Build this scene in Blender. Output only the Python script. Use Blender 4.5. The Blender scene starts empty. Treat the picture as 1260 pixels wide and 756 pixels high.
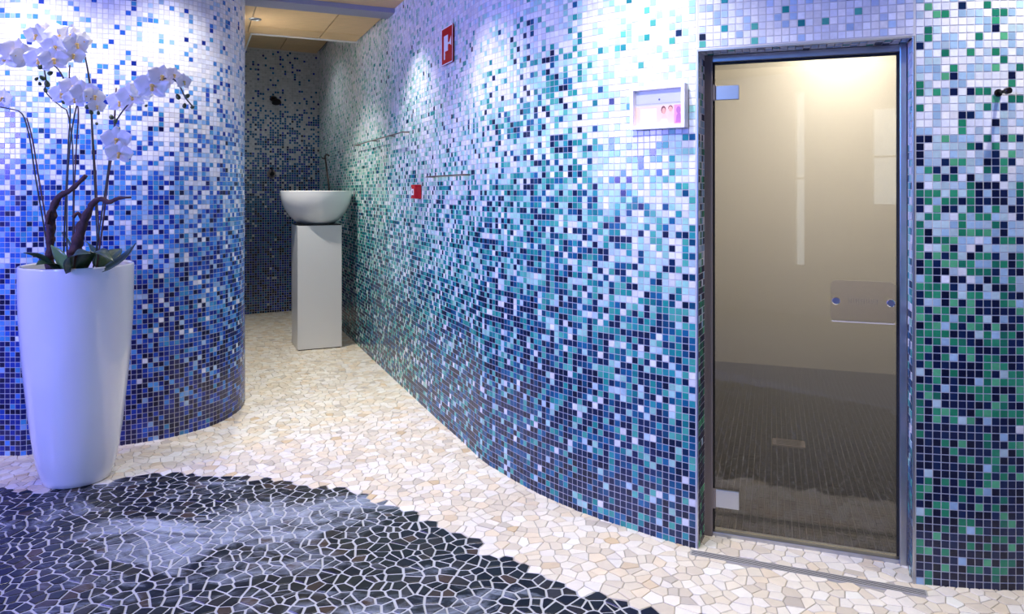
import bpy, bmesh, math
import numpy as np
from mathutils import Vector, Matrix

rng = np.random.default_rng(7)
SC = bpy.context.scene
COL = SC.collection

def lin(r, g, b):
    def f(c):
        c /= 255.0
        return c / 12.92 if c <= 0.04045 else ((c + 0.055) / 1.055) ** 2.4
    return (f(r), f(g), f(b))

# ------------------------------------------------------------------ camera, world, lights, exposure
EYE = 1.4
FPX = 900.0
HOR = 236.0
cam_d = bpy.data.cameras.new('camera')
cam_d.sensor_width = 36.0
cam_d.lens = FPX / 1260.0 * 36.0
cam_d.shift_y = -(378.0 - HOR) / 1260.0
cam_d.clip_start = 0.05
cam = bpy.data.objects.new('camera', cam_d)
cam.location = (0, 0, EYE)
cam.rotation_euler = (math.radians(90), 0, 0)
COL.objects.link(cam)
SC.camera = cam

world = bpy.data.worlds.new('world')
SC.world = world
world.use_nodes = True
world.node_tree.nodes['Background'].inputs[0].default_value = (0.75, 0.85, 1.0, 1)
world.node_tree.nodes['Background'].inputs[1].default_value = 1.6

SC.view_settings.view_transform = 'Standard'
SC.view_settings.look = 'None'
SC.view_settings.gamma = 1.0
SC.view_settings.use_curve_mapping = False
SC.view_settings.exposure = 0.42

CEIL = 2.76
# ceiling downlights: x, y, watts, colour, cone in degrees, aim (x, y at floor)
DOWNLIGHTS = [
    (-1.02, 4.66, 52, (1.0, 0.98, 0.92), 88, (-0.70, 4.80)),
    (-0.55, 3.44, 50, (1.0, 0.98, 0.94), 88, (-0.28, 3.66)),
    (0.28, 2.60, 62, (1.0, 0.985, 0.95), 92, (0.45, 2.90)),
    (1.81, 2.22, 64, (1.0, 0.97, 0.90), 86, (1.80, 2.46)),
    (-1.66, 3.78, 36, (1.0, 0.97, 0.93), 116, (-1.86, 4.10)),
    (-2.45, 3.44, 40, (1.0, 0.97, 0.93), 116, (-2.47, 3.80)),
    (-2.02, 5.75, 100, (1.0, 0.95, 0.86), 110, (-1.80, 6.0)),
    (-0.3, 1.5, 70, (1.0, 0.98, 0.94), 100, (0.35, 3.3)),  # added fill lamp that brightens the middle of the wavy wall
    (0.9, 1.2, 40, (1.0, 0.96, 0.90), 110, (1.2, 2.0)),
    (-2.34, 7.33, 14, (0.92, 0.97, 1.0), 140, (-2.34, 7.4)),  # added lamp that lifts the dark end of the corridor
]
# blue-violet floodlight left of the camera, and an added blue fill light behind it
WASHERS = [((-4.2, 1.0, 1.9), (-0.4, 3.3, 1.1), 95, (0.28, 0.25, 1.0)), ((-3.2, -2.0, 2.4), (-0.2, 3.6, 1.5), 90, (0.08, 0.30, 1.0))]

# ------------------------------------------------------------------ helpers
def link(o, parent=None):
    COL.objects.link(o)
    if parent is not None:
        o.parent = parent
    return o

def tag(o, label=None, cat=None, group=None, kind=None):
    if label: o['label'] = label
    if cat: o['category'] = cat
    if group: o['group'] = group
    if kind: o['kind'] = kind
    return o

def empty(name, loc=(0, 0, 0), rz=0.0):
    o = bpy.data.objects.new(name, None)
    o.location = loc
    o.rotation_euler = (0, 0, rz)
    o.empty_display_size = 0.1
    COL.objects.link(o)
    return o

def mat(name, base=(0.8, 0.8, 0.8), rough=0.5, metal=0.0, spec=0.5, var=0.0, scale=8.0, bump=0.0, trans=0.0, coat=0.0, stretch=(1, 1, 1)):
    m = bpy.data.materials.new(name)
    m.use_nodes = True
    nt = m.node_tree
    b = nt.nodes['Principled BSDF']
    b.inputs['Base Color'].default_value = (*base, 1)
    b.inputs['Roughness'].default_value = rough
    b.inputs['Metallic'].default_value = metal
    b.inputs['Specular IOR Level'].default_value = spec
    b.inputs['Transmission Weight'].default_value = trans
    b.inputs['Coat Weight'].default_value = coat
    if var > 0 or bump > 0:
        tc = nt.nodes.new('ShaderNodeTexCoord')
        mp = nt.nodes.new('ShaderNodeMapping')
        mp.inputs['Scale'].default_value = stretch
        no = nt.nodes.new('ShaderNodeTexNoise')
        no.inputs['Scale'].default_value = scale
        no.inputs['Detail'].default_value = 5
        nt.links.new(tc.outputs['Object'], mp.inputs['Vector'])
        nt.links.new(mp.outputs['Vector'], no.inputs['Vector'])
        if var > 0:
            mx = nt.nodes.new('ShaderNodeMix')
            mx.data_type = 'RGBA'
            lo = tuple(c * (1 - var) for c in base)
            hi = tuple(min(1, c * (1 + var)) for c in base)
            mx.inputs[6].default_value = (*lo, 1)
            mx.inputs[7].default_value = (*hi, 1)
            nt.links.new(no.outputs['Fac'], mx.inputs[0])
            nt.links.new(mx.outputs[2], b.inputs['Base Color'])
        if bump > 0:
            bp = nt.nodes.new('ShaderNodeBump')
            bp.inputs['Strength'].default_value = bump
            bp.inputs['Distance'].default_value = 0.01
            nt.links.new(no.outputs['Fac'], bp.inputs['Height'])
            nt.links.new(bp.outputs['Normal'], b.inputs['Normal'])
    return m

def colour_mat(name, source, rough, spec=0.5, grain=0.12, gscale=90.0, bump=0.0, haze=False):
    """colour per piece: face attribute 'piece_colour' (source 'attr') or the object's own colour (source 'obj')"""
    m = bpy.data.materials.new(name)
    m.use_nodes = True
    nt = m.node_tree
    L = nt.links.new
    b = nt.nodes['Principled BSDF']
    b.inputs['Roughness'].default_value = rough
    b.inputs['Specular IOR Level'].default_value = spec
    if source == 'attr':
        a = nt.nodes.new('ShaderNodeAttribute')
        a.attribute_name = 'piece_colour'
        c = a.outputs['Color']
    else:
        a = nt.nodes.new('ShaderNodeObjectInfo')
        c = a.outputs['Color']
    g = nt.nodes.new('ShaderNodeNewGeometry')
    no = nt.nodes.new('ShaderNodeTexNoise')
    no.inputs['Scale'].default_value = gscale
    no.inputs['Detail'].default_value = 3
    L(g.outputs['Position'], no.inputs['Vector'])
    mr = nt.nodes.new('ShaderNodeMapRange')
    mr.inputs['To Min'].default_value = 1 - grain
    mr.inputs['To Max'].default_value = 1 + grain
    L(no.outputs['Fac'], mr.inputs['Value'])
    mx = nt.nodes.new('ShaderNodeVectorMath')
    mx.operation = 'SCALE'
    L(c, mx.inputs[0])
    L(mr.outputs['Result'], mx.inputs['Scale'])
    out = mx.outputs['Vector']
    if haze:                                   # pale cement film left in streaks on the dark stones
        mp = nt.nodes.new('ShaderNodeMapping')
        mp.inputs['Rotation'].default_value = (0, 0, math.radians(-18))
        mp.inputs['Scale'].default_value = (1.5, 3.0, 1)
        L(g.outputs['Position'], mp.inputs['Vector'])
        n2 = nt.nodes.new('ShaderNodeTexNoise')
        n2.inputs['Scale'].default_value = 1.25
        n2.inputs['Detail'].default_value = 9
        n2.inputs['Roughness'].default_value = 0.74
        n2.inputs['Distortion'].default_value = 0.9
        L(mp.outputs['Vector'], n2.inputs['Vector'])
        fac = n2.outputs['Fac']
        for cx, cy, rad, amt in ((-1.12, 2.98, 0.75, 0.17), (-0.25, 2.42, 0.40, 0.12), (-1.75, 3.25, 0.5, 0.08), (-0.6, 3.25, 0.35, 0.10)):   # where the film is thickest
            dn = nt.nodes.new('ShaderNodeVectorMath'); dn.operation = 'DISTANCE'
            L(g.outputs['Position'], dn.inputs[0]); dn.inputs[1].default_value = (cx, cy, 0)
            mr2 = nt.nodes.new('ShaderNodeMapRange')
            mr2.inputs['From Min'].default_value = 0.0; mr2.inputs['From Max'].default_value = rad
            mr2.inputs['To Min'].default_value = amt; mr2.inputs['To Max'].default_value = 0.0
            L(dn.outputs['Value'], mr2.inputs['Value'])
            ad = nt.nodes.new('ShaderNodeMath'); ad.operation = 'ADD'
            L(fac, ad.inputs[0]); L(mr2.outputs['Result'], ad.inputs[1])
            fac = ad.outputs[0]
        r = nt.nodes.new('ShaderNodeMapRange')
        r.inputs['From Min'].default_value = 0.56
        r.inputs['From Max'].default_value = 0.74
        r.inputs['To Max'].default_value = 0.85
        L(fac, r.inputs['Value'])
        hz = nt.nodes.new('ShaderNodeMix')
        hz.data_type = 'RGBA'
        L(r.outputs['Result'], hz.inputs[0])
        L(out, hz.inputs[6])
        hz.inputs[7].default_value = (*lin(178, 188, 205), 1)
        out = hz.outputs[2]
    L(out, b.inputs['Base Color'])
    if bump > 0:
        bp = nt.nodes.new('ShaderNodeBump')
        bp.inputs['Strength'].default_value = bump
        bp.inputs['Distance'].default_value = 0.004
        n3 = nt.nodes.new('ShaderNodeTexNoise')
        n3.inputs['Scale'].default_value = 45
        L(g.outputs['Position'], n3.inputs['Vector'])
        L(n3.outputs['Fac'], bp.inputs['Height'])
        L(bp.outputs['Normal'], b.inputs['Normal'])
    return m

def mesh_obj(name, verts, faces, material=None, parent=None, smooth=False):
    me = bpy.data.meshes.new(name)
    me.from_pydata([tuple(v) for v in verts], [], [tuple(f) for f in faces])
    me.update()
    if material: me.materials.append(material)
    if smooth:
        me.polygons.foreach_set('use_smooth', [True] * len(me.polygons))
    return link(bpy.data.objects.new(name, me), parent)

def bm_obj(name, bm, material=None, parent=None, smooth=False):
    bmesh.ops.recalc_face_normals(bm, faces=bm.faces)
    me = bpy.data.meshes.new(name)
    bm.to_mesh(me)
    bm.free()
    if material: me.materials.append(material)
    if smooth:
        me.polygons.foreach_set('use_smooth', [True] * len(me.polygons))
    return link(bpy.data.objects.new(name, me), parent)

def bm_box(bm, lo, hi, bevel=0.0, M=None):
    r = bmesh.ops.create_cube(bm, size=1.0)
    vs = r['verts']
    for v in vs:
        v.co = Vector([lo[i] + (v.co[i] + 0.5) * (hi[i] - lo[i]) for i in range(3)])
    if bevel > 0:
        es = list({e for v in vs for e in v.link_edges})
        rb = bmesh.ops.bevel(bm, geom=es, offset=bevel, segments=2, affect='EDGES', profile=0.6)
        vs = list({v for f in rb['faces'] for v in f.verts} | {v for v in vs if v.is_valid})
    if M is not None:
        bmesh.ops.transform(bm, matrix=M, verts=[v for v in vs if v.is_valid])
    return vs

def box(name, lo, hi, material, parent=None, bevel=0.0, M=None):
    bm = bmesh.new()
    bm_box(bm, lo, hi, bevel, M)
    return bm_obj(name, bm, material, parent)

def prism(bm, pts, z0, z1):
    lo = [bm.verts.new((p[0], p[1], z0)) for p in pts]
    hi = [bm.verts.new((p[0], p[1], z1)) for p in pts]
    bm.faces.new(lo[::-1]); bm.faces.new(hi)
    for k in range(len(pts)):
        k2 = (k + 1) % len(pts)
        bm.faces.new((lo[k], lo[k2], hi[k2], hi[k]))

def lathe(name, profile, material, parent=None, loc=(0, 0, 0), seg=64):
    vs, fs = [], []
    n = len(profile)
    for k in range(seg):
        a = 2 * math.pi * k / seg
        for r, z in profile:
            vs.append((loc[0] + r * math.cos(a), loc[1] + r * math.sin(a), loc[2] + z))
    for k in range(seg):
        k2 = (k + 1) % seg
        for i in range(n - 1):
            fs.append((k * n + i, k2 * n + i, k2 * n + i + 1, k * n + i + 1))
    bm = bmesh.new()
    bv = [bm.verts.new(v) for v in vs]
    for f in fs:
        bm.faces.new([bv[i] for i in f])
    bmesh.ops.remove_doubles(bm, verts=bm.verts, dist=1e-6)
    return bm_obj(name, bm, material, parent, smooth=True)

def catmull(pts, step=0.01):
    P = [np.array(p, float) for p in pts]
    P = [2 * P[0] - P[1]] + P + [2 * P[-1] - P[-2]]
    out = []
    for i in range(1, len(P) - 2):
        n = max(2, int(np.linalg.norm(P[i + 1] - P[i]) / step))
        for k in range(n):
            t = k / n
            out.append(0.5 * ((2 * P[i]) + (-P[i - 1] + P[i + 1]) * t + (2 * P[i - 1] - 5 * P[i] + 4 * P[i + 1] - P[i + 2]) * t * t
                              + (-P[i - 1] + 3 * P[i] - 3 * P[i + 1] + P[i + 2]) * t ** 3))
    out.append(P[-2])
    return np.array(out)

def tube(name, pts, radii, material, parent=None, seg=8, closed_ends=True, wob=0.0, smooth=True):
    pts = [Vector(p) for p in pts]
    n = len(pts)
    if np.isscalar(radii): radii = [radii] * n
    vs, fs = [], []
    up = Vector((0.13, 0.97, 0.21)).normalized()
    for i, p in enumerate(pts):
        t = (pts[min(i + 1, n - 1)] - pts[max(i - 1, 0)]).normalized()
        s = t.cross(up)
        if s.length < 1e-4: s = t.cross(Vector((1, 0, 0)))
        s.normalize()
        u = s.cross(t)
        for k in range(seg):
            a = 2 * math.pi * k / seg
            r = radii[i] * (1 + (wob * rng.uniform(-1, 1) if wob else 0))
            vs.append(p + s * (r * math.cos(a)) + u * (r * math.sin(a)))
    for i in range(n - 1):
        for k in range(seg):
            k2 = (k + 1) % seg
            fs.append((i * seg + k, i * seg + k2, (i + 1) * seg + k2, (i + 1) * seg + k))
    if closed_ends:
        fs.append(tuple(range(seg - 1, -1, -1)))
        fs.append(tuple((n - 1) * seg + k for k in range(seg)))
    return mesh_obj(name, vs, fs, material, parent, smooth=smooth)

def px(x, y, D):
    """point of the place seen at photo pixel (x, y) at depth D (metres along +Y)"""
    return Vector(((x - 630.0) / FPX * D, D, EYE - (y - HOR) / FPX * D))

def pxf(x, y):
    D = FPX * EYE / (y - HOR)
    return ((x - 630.0) / FPX * D, D)

# ------------------------------------------------------------------ materials
M_grout = mat('pale_grout', lin(200, 198, 200), 0.75, var=0.08, scale=40)
M_tile_attr = colour_mat('glass_mosaic', 'attr', 0.22, 0.5, 0.16, 60.0)
M_tile_obj = colour_mat('glass_mosaic_single', 'obj', 0.22, 0.5, 0.16, 60.0)
M_stone_attr = colour_mat('cream_stone', 'attr', 0.38, 0.4, 0.10, 30.0, bump=0.15)
M_stone_obj = colour_mat('cream_stone_single', 'obj', 0.38, 0.4, 0.10, 30.0, bump=0.15)
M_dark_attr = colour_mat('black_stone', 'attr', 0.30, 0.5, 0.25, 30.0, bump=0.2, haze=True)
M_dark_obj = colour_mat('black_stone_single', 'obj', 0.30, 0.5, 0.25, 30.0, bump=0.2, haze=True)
M_floor_grout = mat('floor_grout', lin(176, 170, 162), 0.85, var=0.12, scale=6)
M_white_gloss = mat('white_lacquer', lin(232, 232, 234), 0.12, coat=0.6)
M_white = mat('white_satin', lin(226, 226, 226), 0.35)
M_ceramic = mat('white_ceramic', lin(238, 238, 238), 0.10, coat=0.5)
M_alu = mat('anodised_aluminium', lin(190, 192, 200), 0.32, metal=1.0, var=0.05, scale=30)
M_alu_d = mat('brushed_frame', lin(132, 122, 122), 0.5, metal=0.25)
M_chrome = mat('chrome', lin(225, 226, 230), 0.08, metal=1.0)
M_dkmetal = mat('dark_bronze', lin(48, 42, 40), 0.35, metal=0.7)
M_black = mat('black_rubber', lin(14, 14, 18), 0.6)
M_wood = mat('ceiling_wood', lin(222, 186, 136), 0.5, var=0.16, scale=3.0, stretch=(3, 14, 3))
M_beam = mat('grey_beam', lin(150, 148, 165), 0.5)
M_plain = mat('pale_plaster', lin(205, 205, 210), 0.8, var=0.04, scale=5)
M_cream = mat('steam_room_plaster', lin(216, 206, 182), 0.6, var=0.05, scale=4)
M_red = mat('red_sign', lin(190, 0, 16), 0.55, spec=0.2)
M_redbox = mat('red_plastic', lin(196, 6, 28), 0.25)
M_paper = mat('white_print', lin(240, 240, 240), 0.5)
M_soil = mat('dark_bark_mulch', lin(42, 34, 28), 0.9, var=0.5, scale=60, bump=0.8)

# ------------------------------------------------------------------ wall outlines on the floor
MAIN_PX = [(438, 423.5), (485.5, 468), (539.5, 518), (568, 543.5), (594, 568), (614, 581), (632.6, 592), (658.5, 606.5), (697, 624), (734, 638.5), (778.5, 653), (808.6, 663), (832, 670), (858, 677)]
main_pts = [(-2.32, 8.78), (-1.88, 7.75)] + [pxf(*p) for p in MAIN_PX]
P1 = np.array(pxf(858, 677))
P2 = np.array(pxf(1124.5, 719.8))
right_pts = [tuple(P2), pxf(1172, 724), pxf(1213.5, 726.7), (1.80, 2.562), (2.4, 2.56), (3.4, 2.62)]
left_pts = [(-4.9, 3.98), (-3.6, 3.87), (-2.706, 3.868), (-2.546, 3.885), (-2.157, 4.022), (-1.96, 4.139), (-1.874, 4.226), (-1.80, 4.345),
            (-1.764, 4.44), (-1.746, 4.555), (-1.745, 4.70), (-1.79, 4.90), (-1.95, 5.28), (-2.26, 5.98), (-3.28, 8.24)]
back_pts = [(-3.30, 8.17), (-2.30, 8.74)]

class Path:
    def __init__(self, pts, side):
        self.p = catmull(pts, 0.004) if len(pts) > 2 else np.array([np.array(pts[0]) + (np.array(pts[1]) - np.array(pts[0])) * t for t in np.linspace(0, 1, 50)])
        d = np.linalg.norm(np.diff(self.p, axis=0), axis=1)
        self.s = np.concatenate([[0], np.cumsum(d)])
        self.len = self.s[-1]
        self.side = side                       # +1: room lies to the left of the walking direction
    def at(self, s):
        s = np.asarray(s, float)
        return np.stack([np.interp(s, self.s, self.p[:, 0]), np.interp(s, self.s, self.p[:, 1])], -1)
    def tan(self, s):
        s = np.asarray(s, float)
        t = self.at(np.minimum(s + 0.012, self.len)) - self.at(np.maximum(s - 0.012, 0))
        return t / np.linalg.norm(t, axis=-1, keepdims=True)
    def nrm(self, s):
        t = self.tan(s)
        return np.stack([-t[..., 1], t[..., 0]], -1) * self.side

pathA = Path(main_pts, -1)
pathH = Path([tuple(P1), tuple(P2)], -1)
pathC = Path(right_pts, -1)
pathL = Path(left_pts, -1)
pathB = Path(back_pts, -1)

PITCH = 0.0276
TILE = 0.0247

def tile_mesh_arrays(C, T, U, N, half):
    """C centres (n,3), T/U in-plane axes, N outward normal; returns verts and quads of shallow bevelled tiles"""
    n = len(C)
    out = np.zeros((n, 8, 3))
    i = 0
    for lift, h in ((-0.0010, half), (0.0014, half - 0.0005)):
        for sx, sy in ((-1, -1), (1, -1), (1, 1), (-1, 1)):
            out[:, i] = C + T * (sx * h) + U * (sy * h) + N * lift
            i += 1
    q = np.array([[4, 5, 6, 7], [0, 1, 5, 4], [1, 2, 6, 5], [2, 3, 7, 6], [3, 0, 4, 7]])
    faces = (np.arange(n)[:, None, None] * 8 + q[None]).reshape(-1, 4)
    return out.reshape(-1, 3), faces

def fast_mesh(name, verts, faces, colours, material, parent):
    me = bpy.data.meshes.new(name)
    nv, nf = len(verts), len(faces)
    me.vertices.add(nv)
    me.vertices.foreach_set('co', verts.astype(np.float32).ravel())
    me.loops.add(nf * 4)
    me.loops.foreach_set('vertex_index', faces.astype(np.int32).ravel())
    me.polygons.add(nf)
    me.polygons.foreach_set('loop_start', np.arange(nf, dtype=np.int32) * 4)
    me.polygons.foreach_set('use_smooth', np.zeros(nf, bool))
    me.update(calc_edges=True)
    at = me.attributes.new('piece_colour', 'FLOAT_COLOR', 'FACE')
    c4 = np.concatenate([colours, np.ones((len(colours), 1))], 1)
    at.data.foreach_set('color', np.repeat(c4, nf // len(colours), 0).astype(np.float32).ravel())
    me.materials.append(material)
    me.validate()
    o = link(bpy.data.objects.new(name, me), parent)
    o['kind'] = 'stuff'
    return o

def smooth_noise(a, b, cell, seed):
    r = np.random.default_rng(seed)
    G = r.uniform(-1, 1, (256, 256))
    x, y = np.asarray(a) / cell + 40, np.asarray(b) / cell + 40
    i, j = np.floor(x).astype(int), np.floor(y).astype(int)
    fx, fy = x - i, y - j
    fx, fy = fx * fx * (3 - 2 * fx), fy * fy * (3 - 2 * fy)
    g = lambda p, q: G[p % 256, q % 256]
    return (g(i, j) * (1 - fx) + g(i + 1, j) * fx) * (1 - fy) + (g(i, j + 1) * (1 - fx) + g(i + 1, j + 1) * fx) * fy

def pick_colours(level, table, palettes):
    """level: height-like value; table: rows (level, p0, p1, ...) descending; palettes: list of lists of sRGB colours"""
    T = np.array(table, float)[::-1]
    n = len(level)
    P = np.stack([np.interp(level, T[:, 0], T[:, k + 1]) for k in range(len(palettes))], -1)
    P /= P.sum(1, keepdims=True)
    cum = np.cumsum(P, 1)
    u = rng.random(n)
    k = (u[:, None] > cum).sum(1)
    k = np.minimum(k, len(palettes) - 1)
    out = np.zeros((n, 3))
    for i, pal in enumerate(palettes):
        L = np.array([lin(*c) for c in pal])
        sel = np.where(k == i)[0]
        out[sel] = L[rng.integers(0, len(L), len(sel))]
    out *= rng.uniform(0.86, 1.12, (n, 1))
    return np.clip(out, 0, 0.95)

WH = [(232, 234, 240), (226, 228, 238), (238, 236, 236)]
PALE = [(172, 218, 214), (184, 212, 226), (160, 212, 200), (192, 218, 232), (150, 206, 196)]
PALE_G = [(166, 206, 190), (178, 214, 206), (186, 212, 214), (160, 204, 184)]
TEAL = [(32, 146, 140), (70, 166, 152), (24, 126, 132), (88, 178, 164), (44, 148, 156)]
BLUE_T = [(14, 84, 126), (20, 98, 140), (12, 72, 108)]
NAVY = [(6, 30, 64), (5, 24, 54), (8, 40, 78), (10, 34, 70)]
T_MAIN = [(2.7, .88, .11, .01, 0, 0), (2.3, .74, .23, .025, 0, .005), (1.9, .58, .33, .06, .01, .02), (1.6, .40, .40, .12, .03, .05),
          (1.3, .20, .36, .27, .07, .10), (1.0, .11, .22, .36, .12, .19), (.7, .06, .13, .32, .19, .30), (.4, .03, .08, .22, .25, .42), (.1, .02, .06, .14, .27, .51)]

def col_main(X, Y, z, s):
    lv = z + 0.22 * smooth_noise(s, z * 1.4, 0.22, 3) + 0.14 * smooth_noise(s, z, 0.09, 4)
    d = s - pathA.len                                    # 0 at the door corner, negative away from it
    lv = lv - 0.42 * np.exp(-((d + 0.80) / 0.34) ** 2) * np.clip(z / 1.2, 0, 1) + 0.30 * np.exp(-(d / 0.38) ** 2) * np.clip((z - 0.8) / 0.5, 0, 1)
    lv = lv - 0.28 * np.clip((-d - 2.0) / 1.5, 0, 1)
    near = pick_colours(lv, T_MAIN, [WH, PALE, TEAL, BLUE_T, NAVY])
    far_t = [(a, b, c * 1.5, e, f * .7, g * .6) for a, b, c, e, f, g in T_MAIN]
    far = pick_colours(lv, far_t, [WH, PALE_G, TEAL, BLUE_T, NAVY])
    w = np.clip((-d - 1.5) / 1.2, 0, 1)
    return np.where((rng.random(len(z)) < w)[:, None], far, near)

GRN = [(34, 128, 92), (48, 142, 104), (28, 112, 88), (84, 166, 120)]
PALE_R = [(172, 192, 208), (150, 180, 206), (180, 204, 210), (160, 190, 214)]
NAVY_R = [(8, 18, 50), (10, 24, 62), (12, 34, 72), (6, 14, 44)]
T_RIGHT = [(2.7, .8, .18, .02, 0), (2.0, .58, .28, .11, .03), (1.75, .42, .38, .14, .06), (1.5, .2, .44, .21, .15), (1.25, .1, .32, .32, .26), (1.0, .05, .14, .43, .38),
           (.75, .01, .07, .44, .48), (.5, 0, .03, .30, .67), (.2, 0, .015, .19, .795)]

def col_right(X, Y, z, s):
    lv = z + 0.16 * smooth_noise(s, z, 0.16, 9) + 0.08 * smooth_noise(s, z, 0.07, 10)
    return pick_colours(lv, T_RIGHT, [WH, PALE_R, GRN, NAVY_R])

def col_header(X, Y, z, s):
    return pick_colours(z + 0.1 * smooth_noise(s, z, 0.15, 12), [(2.5, .75, .22, .03, 0), (1.95, .62, .28, .08, .02)], [WH, [(170, 196, 226), (190, 206, 234)], TEAL, NAVY])

LP = [(150, 186, 222), (132, 170, 214), (170, 198, 226)]
LM = [(52, 112, 196), (66, 132, 206), (40, 96, 186), (60, 140, 190), (84, 150, 212)]
LD = [(24, 56, 156), (18, 42, 132), (30, 70, 166)]
LN = [(12, 16, 76), (8, 10, 56), (16, 22, 90)]
T_LEFT = [(2.7, .92, .05, .03, 0, 0), (2.25, .84, .08, .06, .02, 0), (1.95, .64, .15, .15, .06, 0), (1.65, .38, .21, .30, .09, .02), (1.3, .17, .18, .43, .13, .09),
          (.95, .07, .12, .43, .21, .17), (.6, .02, .06, .28, .30, .34), (.3, .01, .04, .14, .31, .50), (0, 0, .03, .07, .26, .64)]

def col_left(X, Y, z, s):
    lv = z + 0.16 * smooth_noise(s, z, 0.2, 21) + 0.10 * smooth_noise(s, z, 0.08, 22)
    return pick_colours(lv, T_LEFT, [WH, LP, LM, LD, LN])

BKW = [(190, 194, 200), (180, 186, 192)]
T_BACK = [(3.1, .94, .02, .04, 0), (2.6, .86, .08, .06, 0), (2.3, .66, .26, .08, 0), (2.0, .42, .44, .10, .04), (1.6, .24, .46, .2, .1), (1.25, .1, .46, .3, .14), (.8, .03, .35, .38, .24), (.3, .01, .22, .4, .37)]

def col_back(X, Y, z, s):
    lv = z + 0.2 * smooth_noise(s, z, 0.25, 31) + 0.1 * smooth_noise(s, z, 0.09, 32)
    return pick_colours(lv, T_BACK, [BKW, [(24, 84, 128), (30, 98, 140), (40, 100, 150)], [(40, 60, 150), (30, 46, 124), (54, 76, 168)], [(10, 16, 50), (14, 30, 70)]])

def wall_cells(path, s0, s1, z0, z1, anchor_end=True, zanchor=0.0):
    ns = int((s1 - s0) / PITCH + 0.4)
    ss = (s1 - (np.arange(ns) + 0.5) * PITCH) if anchor_end else (s0 + (np.arange(ns) + 0.5) * PITCH)
    k0 = math.ceil((z0 - zanchor) / PITCH - 1e-6)
    k1 = int((z1 - zanchor) / PITCH)
    zs = zanchor + (np.arange(k0, k1) + 0.5) * PITCH
    S, Z = np.meshgrid(ss, zs, indexing='ij')
    S, Z = S.ravel(), Z.ravel()
    p, t, n = path.at(S), path.tan(S), path.nrm(S)
    C = np.stack([p[:, 0], p[:, 1], Z], 1)
    T = np.stack([t[:, 0], t[:, 1], np.zeros(len(S))], 1)
    N = np.stack([n[:, 0], n[:, 1], np.zeros(len(S))], 1)
    U = np.tile([0, 0, 1.0], (len(S), 1))
    return S, Z, C, T, U, N

# one shared single-tile mesh for the tiles that are parts of their own
_v, _f = tile_mesh_arrays(np.zeros((1, 3)), np.array([[1., 0, 0]]), np.array([[0, 1., 0]]), np.array([[0, 0, 1.]]), TILE / 2)
TILE_ME = bpy.data.meshes.new('tile')
TILE_ME.from_pydata([tuple(v) for v in _v], [], [tuple(f) for f in _f])
TILE_ME.materials.append(M_tile_obj)

def project(C):
    return 630 + C[:, 0] / C[:, 1] * FPX, HOR - (C[:, 2] - EYE) / C[:, 1] * FPX

def tile_objects(parent, idx, C, T, U, N, colours):
    for i in idx:
        t, u, n = T[i], U[i], N[i]
        if np.dot(np.cross(t, u), n) < 0: t = -t
        o = bpy.data.objects.new('tile', TILE_ME)
        o.matrix_world = Matrix(((t[0], u[0], n[0], C[i][0]), (t[1], u[1], n[1], C[i][1]), (t[2], u[2], n[2], C[i][2]), (0, 0, 0, 1)))
        o.color = (*colours[i], 1)
        link(o, parent)

def wall_strip(bm, path, s0, s1, z0, z1, thick, step=0.012, flip=1):
    """solid wall slab following the path: front at the path, back 'thick' behind it"""
    n = max(2, int((s1 - s0) / step) + 1)
    ss = np.linspace(s0, s1, n)
    p, nn = path.at(ss), path.nrm(ss)
    q = p - nn * thick
    rings = []
    for i in range(n):
        rings.append([bm.verts.new((p[i][0], p[i][1], z0)), bm.verts.new((p[i][0], p[i][1], z1)),
                      bm.verts.new((q[i][0], q[i][1], z1)), bm.verts.new((q[i][0], q[i][1], z0))])
    for a, b in zip(rings, rings[1:]):
        for k in range(4):
            bm.faces.new((a[k], b[k], b[(k + 1) % 4], a[(k + 1) % 4]))
    bm.faces.new(rings[0]); bm.faces.new(rings[-1][::-1])

# ------------------------------------------------------------------ right wall with the door opening
DU = (P2 - P1) / np.linalg.norm(P2 - P1)         # along the door, left to right
DN = np.array([-DU[1], DU[0]])                   # into the steam room
if DN[1] < 0: DN = -DN
OPEN_W = float(np.linalg.norm(P2 - P1))
OPEN_H = 1.953
REVEAL = 0.16
WTOP = 3.08
WALLT = 0.10
bm = bmesh.new()
wall_strip(bm, pathA, 0, pathA.len - 0.08, 0, WTOP, WALLT)
wall_strip(bm, pathA, pathA.len - 0.08, pathA.len, 0, WTOP, 0.006)
wall_strip(bm, pathH, 0, pathH.len, OPEN_H, WTOP, WALLT)
wall_strip(bm, pathC, 0.06, pathC.len, 0, WTOP, WALLT)
wall_strip(bm, pathC, 0, 0.06, 0, WTOP, 0.006)
wall_right = bm_obj('wall_right', bm, M_grout)
tag(wall_right, 'curving wall of teal, green and navy glass mosaic around the glass door', 'wall', kind='structure')

parts = []
S, Z, C, T, U, N = wall_cells(pathA, 0.0, pathA.len - 0.006, 0.0, WTOP - 0.01, True)
colA = col_main(C[:, 0], C[:, 1], Z, S)
parts.append((C, T, U, N, colA))
S, Z, C, T, U, N = wall_cells(pathH, 0.0, pathH.len, OPEN_H + 0.008, CEIL + 0.02, True, OPEN_H + 0.008)
parts.append((C, T, U, N, col_header(C[:, 0], C[:, 1], Z, S)))
S, Z, C, T, U, N = wall_cells(pathC, 0.006, pathC.len, 0.0, CEIL + 0.02, False)
colC = col_right(C[:, 0], C[:, 1], Z, S)
cand = (C, T, U, N, colC)
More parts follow.
